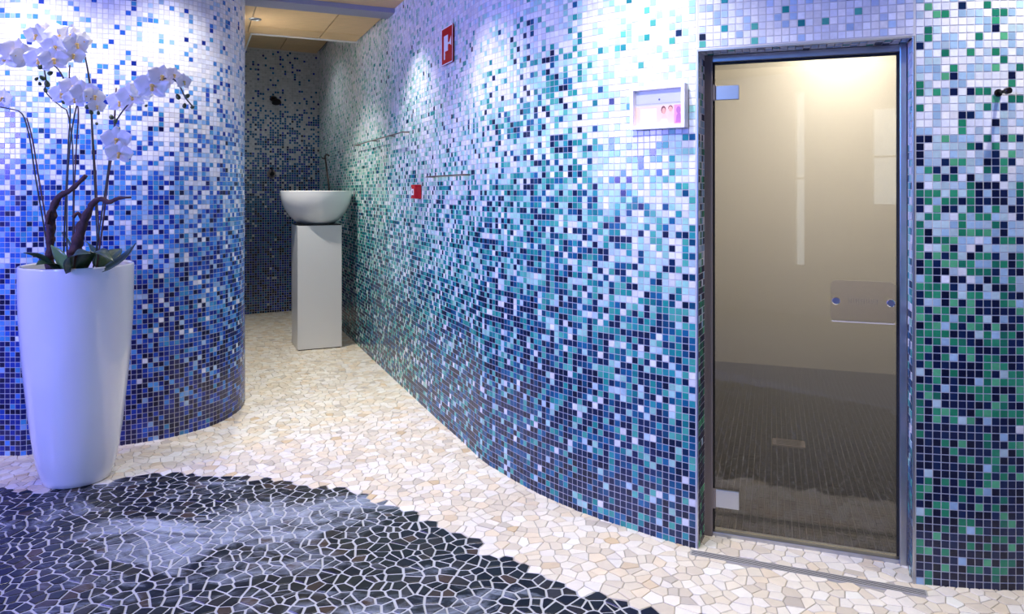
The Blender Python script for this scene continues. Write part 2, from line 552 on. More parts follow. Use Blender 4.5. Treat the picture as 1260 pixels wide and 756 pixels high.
# the 300 largest in the photo: right of the door, nearest to the camera
qx, qy = project(C)
inside = (qx > 1124) & (qx < 1258) & (qy < 724) & (qy > 2)
dist = np.linalg.norm(C - np.array([0, 0, EYE]), axis=1)
order = np.where(inside)[0]
order = order[np.argsort(-(qy[order]))]
single = set(order[:300].tolist())
tile_objects(wall_right, sorted(single), C, T, U, N, colC)
rest = np.array([i for i in range(len(C)) if i not in single])
parts.append((C[rest], T[rest], U[rest], N[rest], colC[rest]))
# reveal tiles: left side, right side, head
def reveal_cells(base, t_dir, u_dir, n_dir, nu, nv):
    I, J = np.meshgrid(np.arange(nu), np.arange(nv), indexing='ij')
    I, J = I.ravel(), J.ravel()
    C = base + t_dir * ((I + 0.5) * PITCH)[:, None] + u_dir * ((J + 0.5) * PITCH)[:, None]
    n = len(C)
    return C, np.tile(t_dir, (n, 1)), np.tile(u_dir, (n, 1)), np.tile(n_dir, (n, 1))
D3 = np.array([DN[0], DN[1], 0]); U3 = np.array([DU[0], DU[1], 0]); Z3 = np.array([0, 0, 1.0])
L3 = np.array([P1[0], P1[1], 0]); R3 = np.array([P2[0], P2[1], 0])
SPL = (D3 + 0.11 * U3) / np.linalg.norm(D3 + 0.11 * U3); SPN = (U3 - 0.11 * D3) / np.linalg.norm(U3 - 0.11 * D3)
for base, nd, fun, dd in ((L3 + U3 * 0.003, SPN, col_right, SPL), (R3, -U3, col_main, D3)):
    C, T, U, N = reveal_cells(base + dd * 0.008, dd, Z3, nd, 4, 70)
    c = fun(C[:, 0], C[:, 1], C[:, 2], np.full(len(C), pathA.len) if fun is col_main else np.zeros(len(C)))
    parts.append((C, T, U, N, c))
C, T, U, N = reveal_cells(L3 + D3 * 0.010 + Z3 * OPEN_H, U3, D3, -Z3, 27, 4)
parts.append((C, T, U, N, col_header(C[:, 0], C[:, 1], C[:, 2], C[:, 0])))
cat = [np.concatenate([p[k] for p in parts]) for k in range(5)]
v, f = tile_mesh_arrays(cat[0], cat[1], cat[2], cat[3], TILE / 2)
o = fast_mesh('mosaic_tiles', v, f, cat[4], M_tile_attr, wall_right)
# reveal backing (grout) as part of the wall
bm = bmesh.new()
def loc_box(bm, u0, u1, w0, w1, z0, z1, bevel=0.0):
    """box in door coordinates: u along the door from its left corner, w into the steam room"""
    M = Matrix(((DU[0], DN[0], 0, P1[0]), (DU[1], DN[1], 0, P1[1]), (0, 0, 1, 0), (0, 0, 0, 1)))
    return bm_box(bm, (u0, w0, z0), (u1, w1, z1), bevel, M)
prism(bm, [tuple(P1 + DU * a_ + DN * b_) for a_, b_ in ((-0.012, 0.010), (0.0035, 0.004), (0.0195, 0.15), (0.0195, 0.30), (-0.012, 0.30))], 0, OPEN_H + 0.02)
loc_box(bm, OPEN_W, OPEN_W + 0.012, 0.010, 0.30, 0, 2.0)
loc_box(bm, -0.012, OPEN_W + 0.012, 0.010, 0.30, OPEN_H, 2.0)
loc_box(bm, -0.12, OPEN_W + 0.12, 0.20, 0.30, 2.0, 2.4)
loc_box(bm, -0.12, -0.012, 0.25, 0.30, 0, 2.0)
loc_box(bm, OPEN_W + .012, OPEN_W + 0.12, 0.25, 0.30, 0, 2.0)
rv = bm_obj('reveal', bm, M_grout, wall_right)
def loc_obj(name, dims, material, parent, bevel=0.0):
    bm = bmesh.new()
    loc_box(bm, *dims, bevel=bevel)
    return bm_obj(name, bm, material, parent)
# metal corner profiles of the opening
trim = empty('trim_1', (P1[0], P1[1], 0))
trim.location = (0, 0, 0)
tag(trim, 'pale metal corner profile edging the door opening', 'trim', kind='structure')
loc_obj('profile', (-0.002, 0.0045, -0.004, 0.006, 0, OPEN_H + 0.003), M_alu, trim, 0.001)
loc_obj('profile', (OPEN_W - 0.0045, OPEN_W + 0.003, -0.004, 0.006, 0, OPEN_H + 0.003), M_alu, trim, 0.001)
loc_obj('profile', (0.0045, OPEN_W - 0.0045, -0.004, 0.006, OPEN_H - 0.006, OPEN_H + 0.003), M_alu, trim, 0.001)

# ------------------------------------------------------------------ left rounded wall, back wall, room shell
def simple_wall(name, path, ztop, fun, label, thick=0.1, s0=0.0, s1=None, tiles=True):
    bm = bmesh.new()
    wall_strip(bm, path, 0, path.len, 0, ztop, thick)
    w = bm_obj(name, bm, M_grout)
    tag(w, label, 'wall', kind='structure')
    S, Z, C, T, U, N = wall_cells(path, s0, s1 or path.len, 0.0, ztop - 0.02, True)
    c = fun(C[:, 0], C[:, 1], Z, S)
    v, f = tile_mesh_arrays(C, T, U, N, TILE / 2)
    fast_mesh('mosaic_tiles', v, f, c, M_tile_attr, w)
    return w
simple_wall('wall_left', pathL, WTOP, col_left, 'rounded wall of white to deep blue glass mosaic behind the tall planter', s0=1.0)
simple_wall('wall_back', pathB, WTOP, col_back, 'dim end wall of grey and blue mosaic behind the pedestal basin')

def shell(name, lo, hi, label):
    o = box(name, lo, hi, M_plain)
    return tag(o, label, 'wall', kind='structure')
shell('wall_side', (-5.0, -2.7, 0), (-4.9, 4.1, WTOP), 'plain pale wall on the lounge side left of the camera')
shell('wall_far_right', (3.4, -2.7, 0), (3.5, 2.72, WTOP), 'plain pale wall right of the camera')
# rear wall with two narrow windows
WINS = [(-0.74, -0.60, 0.55, 2.55), (0.08, 0.36, 1.25, 2.3)]
bm = bmesh.new()
xs = [-5.0, -0.74, -0.60, 0.08, 0.36, 3.5]
for a, b in ((0, 1), (2, 3), (4, 5)):
    bm_box(bm, (xs[a], -2.8, 0), (xs[b], -2.7, WTOP))
for x0, x1, z0, z1 in WINS:
    bm_box(bm, (x0, -2.8, 0), (x1, -2.7, z0))
    bm_box(bm, (x0, -2.8, z1), (x1, -2.7, WTOP))
tag(bm_obj('wall_rear', bm, M_plain), 'plain pale wall behind the camera with two slim windows', 'wall', kind='structure')
M_pane = bpy.data.materials.new('window_glass')
M_pane.use_nodes = True
nt = M_pane.node_tree
nt.nodes.clear()
om = nt.nodes.new('ShaderNodeOutputMaterial'); tr = nt.nodes.new('ShaderNodeBsdfTransparent'); gl = nt.nodes.new('ShaderNodeBsdfGlossy')
gl.inputs['Roughness'].default_value = 0.0
fr = nt.nodes.new('ShaderNodeFresnel'); fr.inputs['IOR'].default_value = 1.5
mx = nt.nodes.new('ShaderNodeMixShader')
nt.links.new(fr.outputs[0], mx.inputs[0]); nt.links.new(tr.outputs[0], mx.inputs[1]); nt.links.new(gl.outputs[0], mx.inputs[2]); nt.links.new(mx.outputs[0], om.inputs[0])
for i, (x0, x1, z0, z1) in enumerate(WINS):
    w = empty('window_%d' % (i + 1), (0, 0, 0))
    tag(w, ('tall slit window' if i == 0 else 'small high window') + ' in the wall behind the camera', 'window', kind='structure')
    bm = bmesh.new()
    for lo, hi in (((x0, -2.8, z0), (x0 + .015, -2.7, z1)), ((x1 - .015, -2.8, z0), (x1, -2.7, z1)), ((x0 + .015, -2.8, z0), (x1 - .015, -2.7, z0 + .015)),
                   ((x0 + .015, -2.8, z1 - .015), (x1 - .015, -2.7, z1)), ((x0 + .015, -2.77, (z0 + z1) / 2 - .012), (x1 - .015, -2.74, (z0 + z1) / 2 + .012))):
        bm_box(bm, lo, hi)
    bm_obj('window_frame', bm, M_white, w)
    box('pane', (x0 + .015, -2.758, z0 + .015), (x1 - .015, -2.752, z1 - .015), M_pane, w)

# ------------------------------------------------------------------ floor of broken stone pieces
FB = box('floor', (-5.0, -2.8, -0.06), (3.5, 9.0, 0.0), M_floor_grout)
tag(FB, 'floor of cream broken stone pieces with a black stone field', 'floor', kind='structure')
INLAY_PX = [(0, 604), (40, 606), (70, 603), (110, 598), (150, 590), (185, 585), (220, 584), (260, 586), (300, 589), (340, 593), (400, 600), (440, 607), (480, 622), (520, 637), (560, 656), (600, 678), (640, 696), (700, 721), (745, 737), (800, 752)]
inlay = [(-4.2, 3.1)] + [(-3.0, 3.36)] + [pxf(*p) for p in INLAY_PX] + [(0.62, 2.385), (1.0, 2.29), (1.32, 2.18), (2.2, 1.9), (3.0, 1.7), (3.2, 1.0), (2.0, 0.75), (0.4, 0.5), (-0.6, 0.3), (-2.0, 0.2), (-3.4, 0.7), (-4.3, 1.8)]
room_poly = [(-4.9, 0.7)] + [(float(a), float(b)) for a, b in pathL.p[::25]] + [(float(pathL.p[-1][0]), float(pathL.p[-1][1]))] + back_pts + [(float(a), float(b)) for a, b in pathA.p[::25]] \
    + [tuple(P1), tuple(P1 + DN * REVEAL), tuple(P2 + DN * REVEAL), tuple(P2)] + [(float(a), float(b)) for a, b in pathC.p[::25]] + [(3.4, 0.7)]

def in_poly(x, y, poly):
    x = np.asarray(x); y = np.asarray(y)
    r = np.zeros(x.shape, bool)
    n = len(poly)
    for i in range(n):
        (x0, y0), (x1, y1) = poly[i], poly[(i + 1) % n]
        if y0 == y1: continue
        c = (y0 > y) != (y1 > y)
        r ^= c & (x < (x1 - x0) * (y - y0) / (y1 - y0) + x0)
    return r

bm = bmesh.new()
prism(bm, inlay, 0.0, 0.0008)
bmesh.ops.triangulate(bm, faces=[f for f in bm.faces if len(f.verts) > 4])
bm_obj('white_grout', bm, mat('white_floor_grout', lin(190, 192, 198), 0.8, var=0.1, scale=8), FB)
SP = 0.051
gx = np.arange(-4.9, 3.4, SP)
gy = np.arange(0.7, 8.8, SP * 0.95)
jx = gx[:, None] + rng.uniform(-0.45, 0.45, (len(gx), len(gy))) * SP + (np.arange(len(gy)) % 2)[None] * SP * 0.5
jy = gy[None] + rng.uniform(-0.45, 0.45, (len(gx), len(gy))) * SP
need = in_poly(jx, jy, room_poly)
need |= np.roll(need, 1, 0) | np.roll(need, -1, 0) | np.roll(need, 1, 1) | np.roll(need, -1, 1)
# leave out ground hidden far to the left of the view
need &= (jx / np.maximum(jy, 0.1) > -1.25) & (jx / np.maximum(jy, 0.1) < 1.4)
DR_A, DR_B = np.array((0.695, 2.829)), np.array((1.437, 2.541))
DRU = (DR_B - DR_A) / np.linalg.norm(DR_B - DR_A); DRN = np.array([-DRU[1], DRU[0]]); DRL = float(np.linalg.norm(DR_B - DR_A))

def clip(poly, px_, py_, nx_, ny_):
    """keep the side where (p - (px,py)).n <= 0"""
    out = []
    m = len(poly)
    for k in range(m):
        a, b = poly[k], poly[(k + 1) % m]
        da = (a[0] - px_) * nx_ + (a[1] - py_) * ny_
        db = (b[0] - px_) * nx_ + (b[1] - py_) * ny_
        if da <= 0: out.append(a)
        if (da < 0 < db) or (db < 0 < da):
            t = da / (da - db)
            out.append((a[0] + (b[0] - a[0]) * t, a[1] + (b[1] - a[1]) * t))
    return out

NXg, NYg = jx.shape
offs = sorted([(a, b) for a in range(-2, 3) for b in range(-2, 3) if (a, b) != (0, 0)], key=lambda q: q[0] ** 2 + q[1] ** 2)
stones = []
ii, jj = np.where(need)
is_dark = in_poly(jx, jy, inlay)
for i, j in zip(ii.tolist(), jj.tolist()):
    cx, cy = jx[i, j], jy[i, j]
    dark = bool(is_dark[i, j])
    gap = (0.0042 if dark else 0.0017) * (0.8 + 0.5 * rng.random())
    R = SP * 1.1
    poly = [(cx - R, cy - R), (cx + R, cy - R), (cx + R, cy + R), (cx - R, cy + R)]
    for a, b in offs:
        p, q = i + a, j + b
        if 0 <= p < NXg and 0 <= q < NYg:
            dx, dy = jx[p, q] - cx, jy[p, q] - cy
            d = math.hypot(dx, dy)
            if d > 2.6 * SP: continue
            nx_, ny_ = dx / d, dy / d
            h = d / 2 - gap
            poly = clip(poly, cx + nx_ * h, cy + ny_ * h, nx_, ny_)
            if len(poly) < 3: break
    if len(poly) < 3: continue
    # drop near-duplicate corners
    pl = [p for k, p in enumerate(poly) if math.hypot(p[0] - poly[k - 1][0], p[1] - poly[k - 1][1]) > 0.002]
    if len(pl) < 3: continue
    P = np.array(pl)
    c = P.mean(0)
    rel = c - DR_A
    if -0.02 < rel @ DRU < DRL + 0.02 and abs(rel @ DRN) < 0.016: continue
    # stones below the walls or past them are not laid
    if not in_poly(P[:, 0], P[:, 1], room_poly).any(): continue
    stones.append((P, c, dark))

LIGHT_ST = [(232, 222, 202), (238, 230, 214), (226, 214, 192), (240, 234, 222), (220, 208, 188), (232, 216, 190), (236, 228, 216)]
LIGHT_ODD = [(214, 190, 152), (206, 196, 180), (218, 198, 168), (200, 190, 176)]
DARK_ST = [(20, 24, 30), (14, 17, 22), (28, 32, 36), (34, 38, 40), (18, 22, 34), (44, 42, 42)]
DARK_ODD = [(58, 48, 42), (56, 56, 60), (70, 56, 46)]
def stone_colour(dark):
    pal, odd = (DARK_ST, DARK_ODD) if dark else (LIGHT_ST, LIGHT_ODD)
    src = odd if rng.random() < (0.10 if dark else 0.05) else pal
    return np.clip(np.array(lin(*src[rng.integers(len(src))])) * rng.uniform(0.94, 1.07), 0, 0.9)

def stone_geo(P, c, top):
    n = len(P)
    inn = c + (P - c) * 0.93
    vs = [(x, y, 0.0) for x, y in P] + [(x, y, top * 0.7) for x, y in P] + [(x, y, top) for x, y in inn]
    fs = []
    for k in range(n):
        k2 = (k + 1) % n
        fs.append((k, k2, n + k2, n + k))
        fs.append((n + k, n + k2, 2 * n + k2, 2 * n + k))
    fs.append(tuple(range(2 * n, 3 * n)))
    return vs, fs

def px_area(P, c):
    if c[1] < 0.8: return 0
    y = HOR + EYE / P[:, 1] * FPX
    x = 630 + P[:, 0] / P[:, 1] * FPX
    if x.min() < 2 or x.max() > 1258 or y.max() > 755 or y.min() < 0: return 0
    # hidden by the planter
    if abs(c[0] + 2.12) < 0.17 and abs(c[1] - 3.57) < 0.17: return 0
    return abs(np.dot(x, np.roll(y, 1)) - np.dot(y, np.roll(x, 1))) / 2
areas = np.array([px_area(P, c) for P, c, d in stones])
rank = np.argsort(-areas)
single = set(rank[:300].tolist())
bulk = {False: ([], [], []), True: ([], [], [])}
for k, (P, c, dark) in enumerate(stones):
    top = 0.0035 + 0.0012 * rng.random()
    col = stone_colour(dark)
    if k in single:
        vs, fs = stone_geo(P - c, np.zeros(2), top)
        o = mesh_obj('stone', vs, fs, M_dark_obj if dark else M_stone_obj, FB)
        o.location = (c[0], c[1], 0)
        o.color = (*col, 1)
    else:
        vs, fs = stone_geo(P, c, top)
        V, F, K = bulk[dark]
        b0 = len(V)
        V.extend(vs)
        F.extend([tuple(q + b0 for q in f) for f in fs])
        K.extend([(*col, 1)] * len(fs))
for dark, name in ((False, 'cream_stones'), (True, 'black_stones')):
    V, F, K = bulk[dark]
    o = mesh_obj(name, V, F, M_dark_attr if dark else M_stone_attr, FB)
    at = o.data.attributes.new('piece_colour', 'FLOAT_COLOR', 'FACE')
    at.data.foreach_set('color', np.array(K, np.float32).ravel())
    o['kind'] = 'stuff'

# ------------------------------------------------------------------ ceiling
O2 = np.array((-1.39, 6.65)); EA = np.array((0.4, -0.9165)); EB = np.array((-0.9165, -0.4))
def ab(a, b, z=0): 
    p = O2 + EA * a + EB * b
    return (p[0], p[1], z)
CO_B = 0.92
ceil = empty('ceiling')
tag(ceil, 'ceiling of light wood panels', 'ceiling', kind='structure')
bm = bmesh.new()
prism(bm, [(-4.95, -2.75), (3.45, -2.75), (3.45, 2.66), (1.5, 2.66), (0.8, 2.9), (0.2, 3.4), (-0.1, 3.8), (-0.42, 4.5), ab(1.3, -0.03)[:2], ab(1.3, 2.2)[:2], (-2.4, 4.3), (-4.95, 4.1)], CEIL, CEIL + 0.03)
me = bm_obj('main_slab', bm, M_wood, ceil)
bm = bmesh.new()
prism(bm, [ab(1.32, -0.05)[:2], ab(1.32, 2.2)[:2], ab(-2.6, 2.2)[:2], ab(-2.6, -0.05)[:2]], 3.09, 3.12)
bm_obj('void_deck', bm, M_black, ceil)
def panel(a0, a1, b0, b1, z, name='panel', material=M_wood, th=0.02, bev=0.002):
    bm = bmesh.new()
    A, B = ab(a0, b0), ab(a1, b1)
    M = Matrix(((EA[0], EB[0], 0, O2[0]), (EA[1], EB[1], 0, O2[1]), (0, 0, 1, 0), (0, 0, 0, 1)))
    bm_box(bm, (a0, b0, z), (a1, b1, z + th), bev, M)
    return bm_obj(name, bm, material, ceil)
bj = [0.025, 0.36, 0.96, 1.56]
aj = [0.012, 0.30, 1.12]
for a0, a1 in zip(aj, aj[1:]):
    for b0, b1 in zip(bj, bj[1:]):
        panel(a0 + .004, a1 - .004, b0 + .004, b1 - .004, CEIL)
for a0, a1 in ((-0.6, 0.0), (-1.2, -0.6), (-1.8, -1.2), (-2.4, -1.8)):      # lowered side strip
    panel(a0 + .004, a1 - .004, CO_B + .012, 1.56, CEIL)
for a0, a1 in ((-0.62, -0.004), (-1.24, -0.62), (-1.86, -1.24), (-2.5, -1.86)):
    for b0, b1 in ((0.03, 0.46), (0.46, 0.91)):
        panel(a0 + .004, a1 - .004, b0 + .004, b1 - .004, 3.05)
panel(0.0, 0.012, 0.01, CO_B + .012, CEIL - 0.012, 'edge_strip', M_white, 0.30, 0.001)
panel(-2.4, 0.0, CO_B, CO_B + .012, CEIL - 0.012, 'edge_strip', M_white, 0.30, 0.001)
beam = panel(1.12, 1.33, 0.0, 1.6, CEIL - 0.035, 'cross_beam', M_beam, 0.12, 0.003)

# downlights with their lamps
for i, (x, y, W, colr, cone, aim) in enumerate(DOWNLIGHTS):
    zc = (CEIL if y < 7 else 3.05) - 0.002
    d = empty('downlight', (x, y, zc))
    tag(d, 'recessed ceiling downlight above ' + ['the corridor wall rail', 'the red hose sign', 'the framed notice', 'the round wall knob', 'the rounded blue wall corner', 'the orchid planter', 'the pedestal basin corridor', 'the black stone field, added as fill and tilted to the wavy wall', 'the cream floor before the door', 'the dim shower end of the corridor, added to brighten it'][i], 'downlight')
    lathe('trim_ring', [(0.034, 0.0), (0.036, -0.005), (0.046, -0.006), (0.048, -0.001), (0.048, 0.0)], M_alu, d, seg=32)
    lathe('reflector', [(0.034, -0.001), (0.030, 0.0012), (0.0, 0.0015)], M_chrome, d, seg=32)
    ld = bpy.data.lights.new('lamp', 'SPOT')
    ld.energy = W
    ld.color = colr
    ld.spot_size = math.radians(cone)
    ld.spot_blend = 0.8
    ld.shadow_soft_size = 0.03
    lo = bpy.data.objects.new('lamp', ld)
    lo.location = (0, 0, -0.015)
    v = Vector((aim[0] - x, aim[1] - y, -zc))
    lo.rotation_euler = v.to_track_quat('-Z', 'Y').to_euler()
    link(lo, d)
for i, (loc, aim, W, bcol) in enumerate(WASHERS):
    d = empty('wall_washer', loc)
    v = (Vector(aim) - Vector(loc)).normalized()
    d.rotation_euler = v.to_track_quat('-Z', 'Y').to_euler()
    tag(d, ('blue violet floodlight on the side wall' if i == 0 else 'added unseen blue fill light by the rear wall'), 'floodlight')
    box('housing', (-0.42, -0.16, 0.01), (0.42, 0.16, 0.07), M_dkmetal, d, 0.006)
    tube('bracket', [(0, 0, 0.07), (0, 0, 0.22)], 0.02, M_dkmetal, d)
    ld = bpy.data.lights.new('lamp', 'AREA')
    ld.shape = 'RECTANGLE'; ld.size = 0.8; ld.size_y = 0.3
    ld.energy = W; ld.color = bcol
    link(bpy.data.objects.new('lamp', ld), d)

# ------------------------------------------------------------------ steam room behind the door
ST_U0, ST_U1, ST_W1, ST_H = -0.42, 1.45, 3.3, 2.40
room = empty('steam_room')
tag(room, 'small cream steam room seen through the glass door', 'steam room', kind='structure')
def room_obj(name, dims, m):
    return loc_obj(name, dims, m, room)
room_obj('side_wall', (ST_U0 - .05, ST_U0, 0.30, ST_W1, 0, ST_H), M_cream)
room_obj('side_wall', (ST_U1, ST_U1 + .05, 0.30, ST_W1, 0, ST_H), M_cream)
room_obj('end_wall', (ST_U0 - .05, ST_U1 + .05, ST_W1, ST_W1 + .05, 0, ST_H), M_cream)
room_obj('front_wall', (ST_U0 - .05, -0.10, 0.25, 0.30, 0, ST_H), M_cream)
room_obj('front_wall', (OPEN_W + .10, ST_U1 + .05, 0.25, 0.30, 0, ST_H), M_cream)
room_obj('lid', (ST_U0 - .05, ST_U1 + .05, 0.25, ST_W1 + .05, ST_H, ST_H + .05), M_cream)
# dark mosaic floor inside
room_obj('grout_bed', (ST_U0, ST_U1, 0.30, ST_W1, 0, 0.0042), mat('dark_grout', lin(92, 86, 84), 0.8))
room_obj('grout_bed', (0.0, OPEN_W, 0.19, 0.30, 0, 0.0042), mat('dark_grout_sill', lin(92, 86, 84), 0.8))
I, J = np.meshgrid(np.arange(int((ST_U1 - ST_U0) / PITCH)), np.arange(int((ST_W1 - 0.20) / PITCH)), indexing='ij')
I, J = I.ravel(), J.ravel()
C = L3 + U3 * (ST_U0 + (I + .5) * PITCH)[:, None] + D3 * (0.20 + (J + .5) * PITCH)[:, None] + Z3 * 0.004
uu = ST_U0 + (I + .5) * PITCH; ww = 0.20 + (J + .5) * PITCH
ok = ~((uu < -0.0) & (ww < 0.30)) & ~((uu > OPEN_W) & (ww < 0.30)) & ~((np.abs(uu - 0.36) < 0.085) & (np.abs(ww - 1.40) < 0.055))
C = C[ok]; n = len(C)
sf = np.array([lin(24, 24, 38), lin(18, 18, 32), lin(32, 30, 42), lin(22, 24, 46)])[rng.integers(0, 4, n)]
v, f = tile_mesh_arrays(C, np.tile(U3, (n, 1)), np.tile(D3, (n, 1)), np.tile(Z3, (n, 1)), TILE / 2)
fast_mesh('mosaic_tiles', v, f, sf, M_tile_attr, room)
loc_obj('drain_cover', (0.275, 0.445, 1.345, 1.455, 0.003, 0.008), M_alu_d, room, 0.001)
for k in range(5):
    loc_obj('drain_slot', (0.295, 0.425, 1.36 + k * .018, 1.368 + k * .018, 0.0075, 0.0086), M_black, room)
# warm lamp in the steam room
d = empty('bulkhead_lamp', tuple(L3 + U3 * 0.62 + D3 * 1.25 + Z3 * (ST_H - 0.002)))
tag(d, 'round warm bulkhead lamp in the steam room ceiling', 'lamp')
lathe('shade', [(0.0, -0.04), (0.08, -0.036), (0.10, -0.018), (0.105, 0.0)], M_white, d, seg=32)
ld = bpy.data.lights.new('lamp', 'AREA'); ld.shape = 'DISK'; ld.size = 0.35; ld.energy = 50; ld.color = (1.0, 0.90, 0.73)
lo = bpy.data.objects.new('lamp', ld); lo.location = (0, 0, -0.10); lo.rotation_euler = Vector((DN[0] * .62, DN[1] * .62, -.78)).to_track_quat('-Z', 'Y').to_euler(); link(lo, d)
# steam
M_steam = bpy.data.materials.new('steam')
M_steam.use_nodes = True
nt = M_steam.node_tree
nt.nodes.clear()
om = nt.nodes.new('ShaderNodeOutputMaterial'); vs_ = nt.nodes.new('ShaderNodeVolumeScatter')
vs_.inputs['Color'].default_value = (0.98, 0.95, 0.88, 1); vs_.inputs['Density'].default_value = 0.34
nt.links.new(vs_.outputs[0], om.inputs['Volume'])
st = loc_obj('steam', (ST_U0 + .005, ST_U1 - .005, 0.31, ST_W1 - .005, 0.012, ST_H - .05), M_steam, None)
tag(st, 'warm haze filling the steam room behind the glass door', 'steam', kind='stuff')

# ------------------------------------------------------------------ glass door
GU0, GU1, GW, GZ0, GZ1 = 0.052, OPEN_W - 0.030, 0.158, 0.024, 1.920
M_door = bpy.data.materials.new('door_glass')
M_door.use_nodes = True
nt = M_door.node_tree
nt.nodes.clear()
om = nt.nodes.new('ShaderNodeOutputMaterial'); tr = nt.nodes.new('ShaderNodeBsdfTransparent'); gl = nt.nodes.new('ShaderNodeBsdfGlossy')
tr.inputs['Color'].default_value = (0.93, 0.92, 0.90, 1)
gl.inputs['Roughness'].default_value = 0.0
fr = nt.nodes.new('ShaderNodeFresnel'); fr.inputs['IOR'].default_value = 1.62
mx = nt.nodes.new('ShaderNodeMixShader')
nt.links.new(fr.outputs[0], mx.inputs[0]); nt.links.new(tr.outputs[0], mx.inputs[1]); nt.links.new(gl.outputs[0], mx.inputs[2]); nt.links.new(mx.outputs[0], om.inputs[0])
door = empty('door_1')
tag(door, 'frameless glass steam room door with plate handle', 'door', kind='structure')
loc_obj('frame_jamb', (0.0165, GU0 - .004, 0.125, 0.185, 0.0, 1.953), M_alu_d, door, 0.002)  # grey-brown colour holds the shade of this side, turned from the blue light
loc_obj('frame_jamb', (GU1 + .004, OPEN_W - .0035, 0.125, 0.185, 0.0, 1.953), M_alu, door, 0.002)
loc_obj('frame_head', (GU0 - .004, GU1 + .004, 0.125, 0.185, GZ1 + .004, 1.9505), M_alu, door, 0.002)
loc_obj('frame_sill', (GU0 - .004, GU1 + .004, 0.135, 0.185, 0.0, GZ0 - .004), M_alu, door, 0.002)
for dims in ((GU0 - .008, GU0 + .003, 0.150, 0.166, GZ0, GZ1 + .004), (GU1 - .003, GU1 + .008, 0.150, 0.166, GZ0, GZ1 + .004), (GU0 + .003, GU1 - .003, 0.150, 0.166, GZ1 - .003, GZ1 + .008)):
    loc_obj('rubber_seal', dims, M_black, door)
pane = loc_obj('pane', (GU0, GU1, GW - .004, GW + .004, GZ0, GZ1), M_door, door)
for z0, z1 in ((1.772, 1.830), (0.118, 0.190)):
    h = loc_obj('hinge', (GU0 + .002, GU0 + .098, GW - .016, GW - .0045, z0, z1), M_alu, door, 0.002)
    hk = loc_obj('hinge_knuckle', (GU0 - .012, GU0 + .008, GW - .026, GW - .010, z0 - .004, z1 + .004), M_alu_d, h, 0.005)
# plate handle of clear acrylic held by two chrome knobs
M_acr = bpy.data.materials.new('clear_acrylic')
M_acr.use_nodes = True
nt = M_acr.node_tree
nt.nodes.clear()
om = nt.nodes.new('ShaderNodeOutputMaterial'); tr = nt.nodes.new('ShaderNodeBsdfTransparent'); gl = nt.nodes.new('ShaderNodeBsdfGlossy')
tr.inputs['Color'].default_value = (0.95, 0.94, 0.96, 1); gl.inputs['Roughness'].default_value = 0.02
fr = nt.nodes.new('ShaderNodeFresnel'); fr.inputs['IOR'].default_value = 1.5
mx = nt.nodes.new('ShaderNodeMixShader')
nt.links.new(fr.outputs[0], mx.inputs[0]); nt.links.new(tr.outputs[0], mx.inputs[1]); nt.links.new(gl.outputs[0], mx.inputs[2]); nt.links.new(mx.outputs[0], om.inputs[0])
def loc_pt(u, w, z):
    return Vector((P1[0] + DU[0] * u + DN[0] * w, P1[1] + DU[1] * u + DN[1] * w, z))
def rounded_plate(name, u0, u1, z0, z1, w0, w1, r, m, parent):
    pts = []
    for cx, cz, a0 in ((u1 - r, z1 - r, 0), (u0 + r, z1 - r, 90), (u0 + r, z0 + r, 180), (u1 - r, z0 + r, 270)):
        for k in range(7):
            a = math.radians(a0 + 15 * k)
            pts.append((cx + r * math.cos(a), cz + r * math.sin(a)))
    bm = bmesh.new()
    A = [bm.verts.new(loc_pt(u, w0, z)) for u, z in pts]; B = [bm.verts.new(loc_pt(u, w1, z)) for u, z in pts]
    bm.faces.new(A); bm.faces.new(B[::-1])
    for k in range(len(pts)):
        k2 = (k + 1) % len(pts)
        bm.faces.new((A[k], A[k2], B[k2], B[k]))
    return bm_obj(name, bm, m, parent)
HU0, HU1, HZ0, HZ1 = GU1 - 0.235, GU1 - 0.012, 0.905, 1.062
pl = rounded_plate('plate_handle', HU0, HU1, HZ0, HZ1, GW - .050, GW - .040, 0.022, M_acr, door)
pl['label'] = 'clear acrylic plate handle'
rounded_plate('plate_edge', HU0 + .004, HU1 - .004, HZ0 - .001, HZ0 + .003, GW - .0505, GW - .0395, 0.0018, mat('acrylic_edge', lin(205, 196, 184), 0.3), pl)
M_etch = mat('etched', lin(150, 142, 134), 0.8, spec=0.1)
for k in range(12):
    u = HU0 + 0.062 + k * 0.0088
    rounded_plate('etched_mark', u, u + .0016, 0.978, 0.996, GW - .0506, GW - .0500, 0.0012, M_etch, pl)
for u in (HU0 + .018, HU1 - .018):
    a = loc_pt(u, GW - .0045, 0.985); b = loc_pt(u, GW - .062, 0.985)
    tube('standoff_knob', [a, a.lerp(b, .78), a.lerp(b, .8), a.lerp(b, .97), b], [.007, .007, .0145, .0145, .012], M_chrome, pl, seg=20, smooth=False)

# ------------------------------------------------------------------ channel drain before the door
M_steel = mat('satin_steel', lin(190, 186, 178), 0.45, metal=0.2)
dr = empty('channel_drain', (0, 0, 0))
tag(dr, 'slotted metal channel drain in the floor before the glass door', 'drain')
def dr_obj(name, u0, u1, w0, w1, z0, z1, m, bev=0.0):
    bm = bmesh.new()
    M = Matrix(((DRU[0], DRN[0], 0, DR_A[0]), (DRU[1], DRN[1], 0, DR_A[1]), (0, 0, 1, 0), (0, 0, 0, 1)))
    bm_box(bm, (u0, w0, z0), (u1, w1, z1), bev, M)
    return bm_obj(name, bm, m, dr)
dr_obj('channel', 0, DRL, -.017, .017, 0.0, 0.0049, M_black)
for w0 in (-.022, .017):
    dr_obj('rim', -.006, DRL + .006, w0, w0 + .005, 0, .0056, M_steel, .001)
for u0 in (-.006, DRL):
    dr_obj('rim', u0, u0 + .006, -.017, .017, 0, .0056, M_steel, .001)
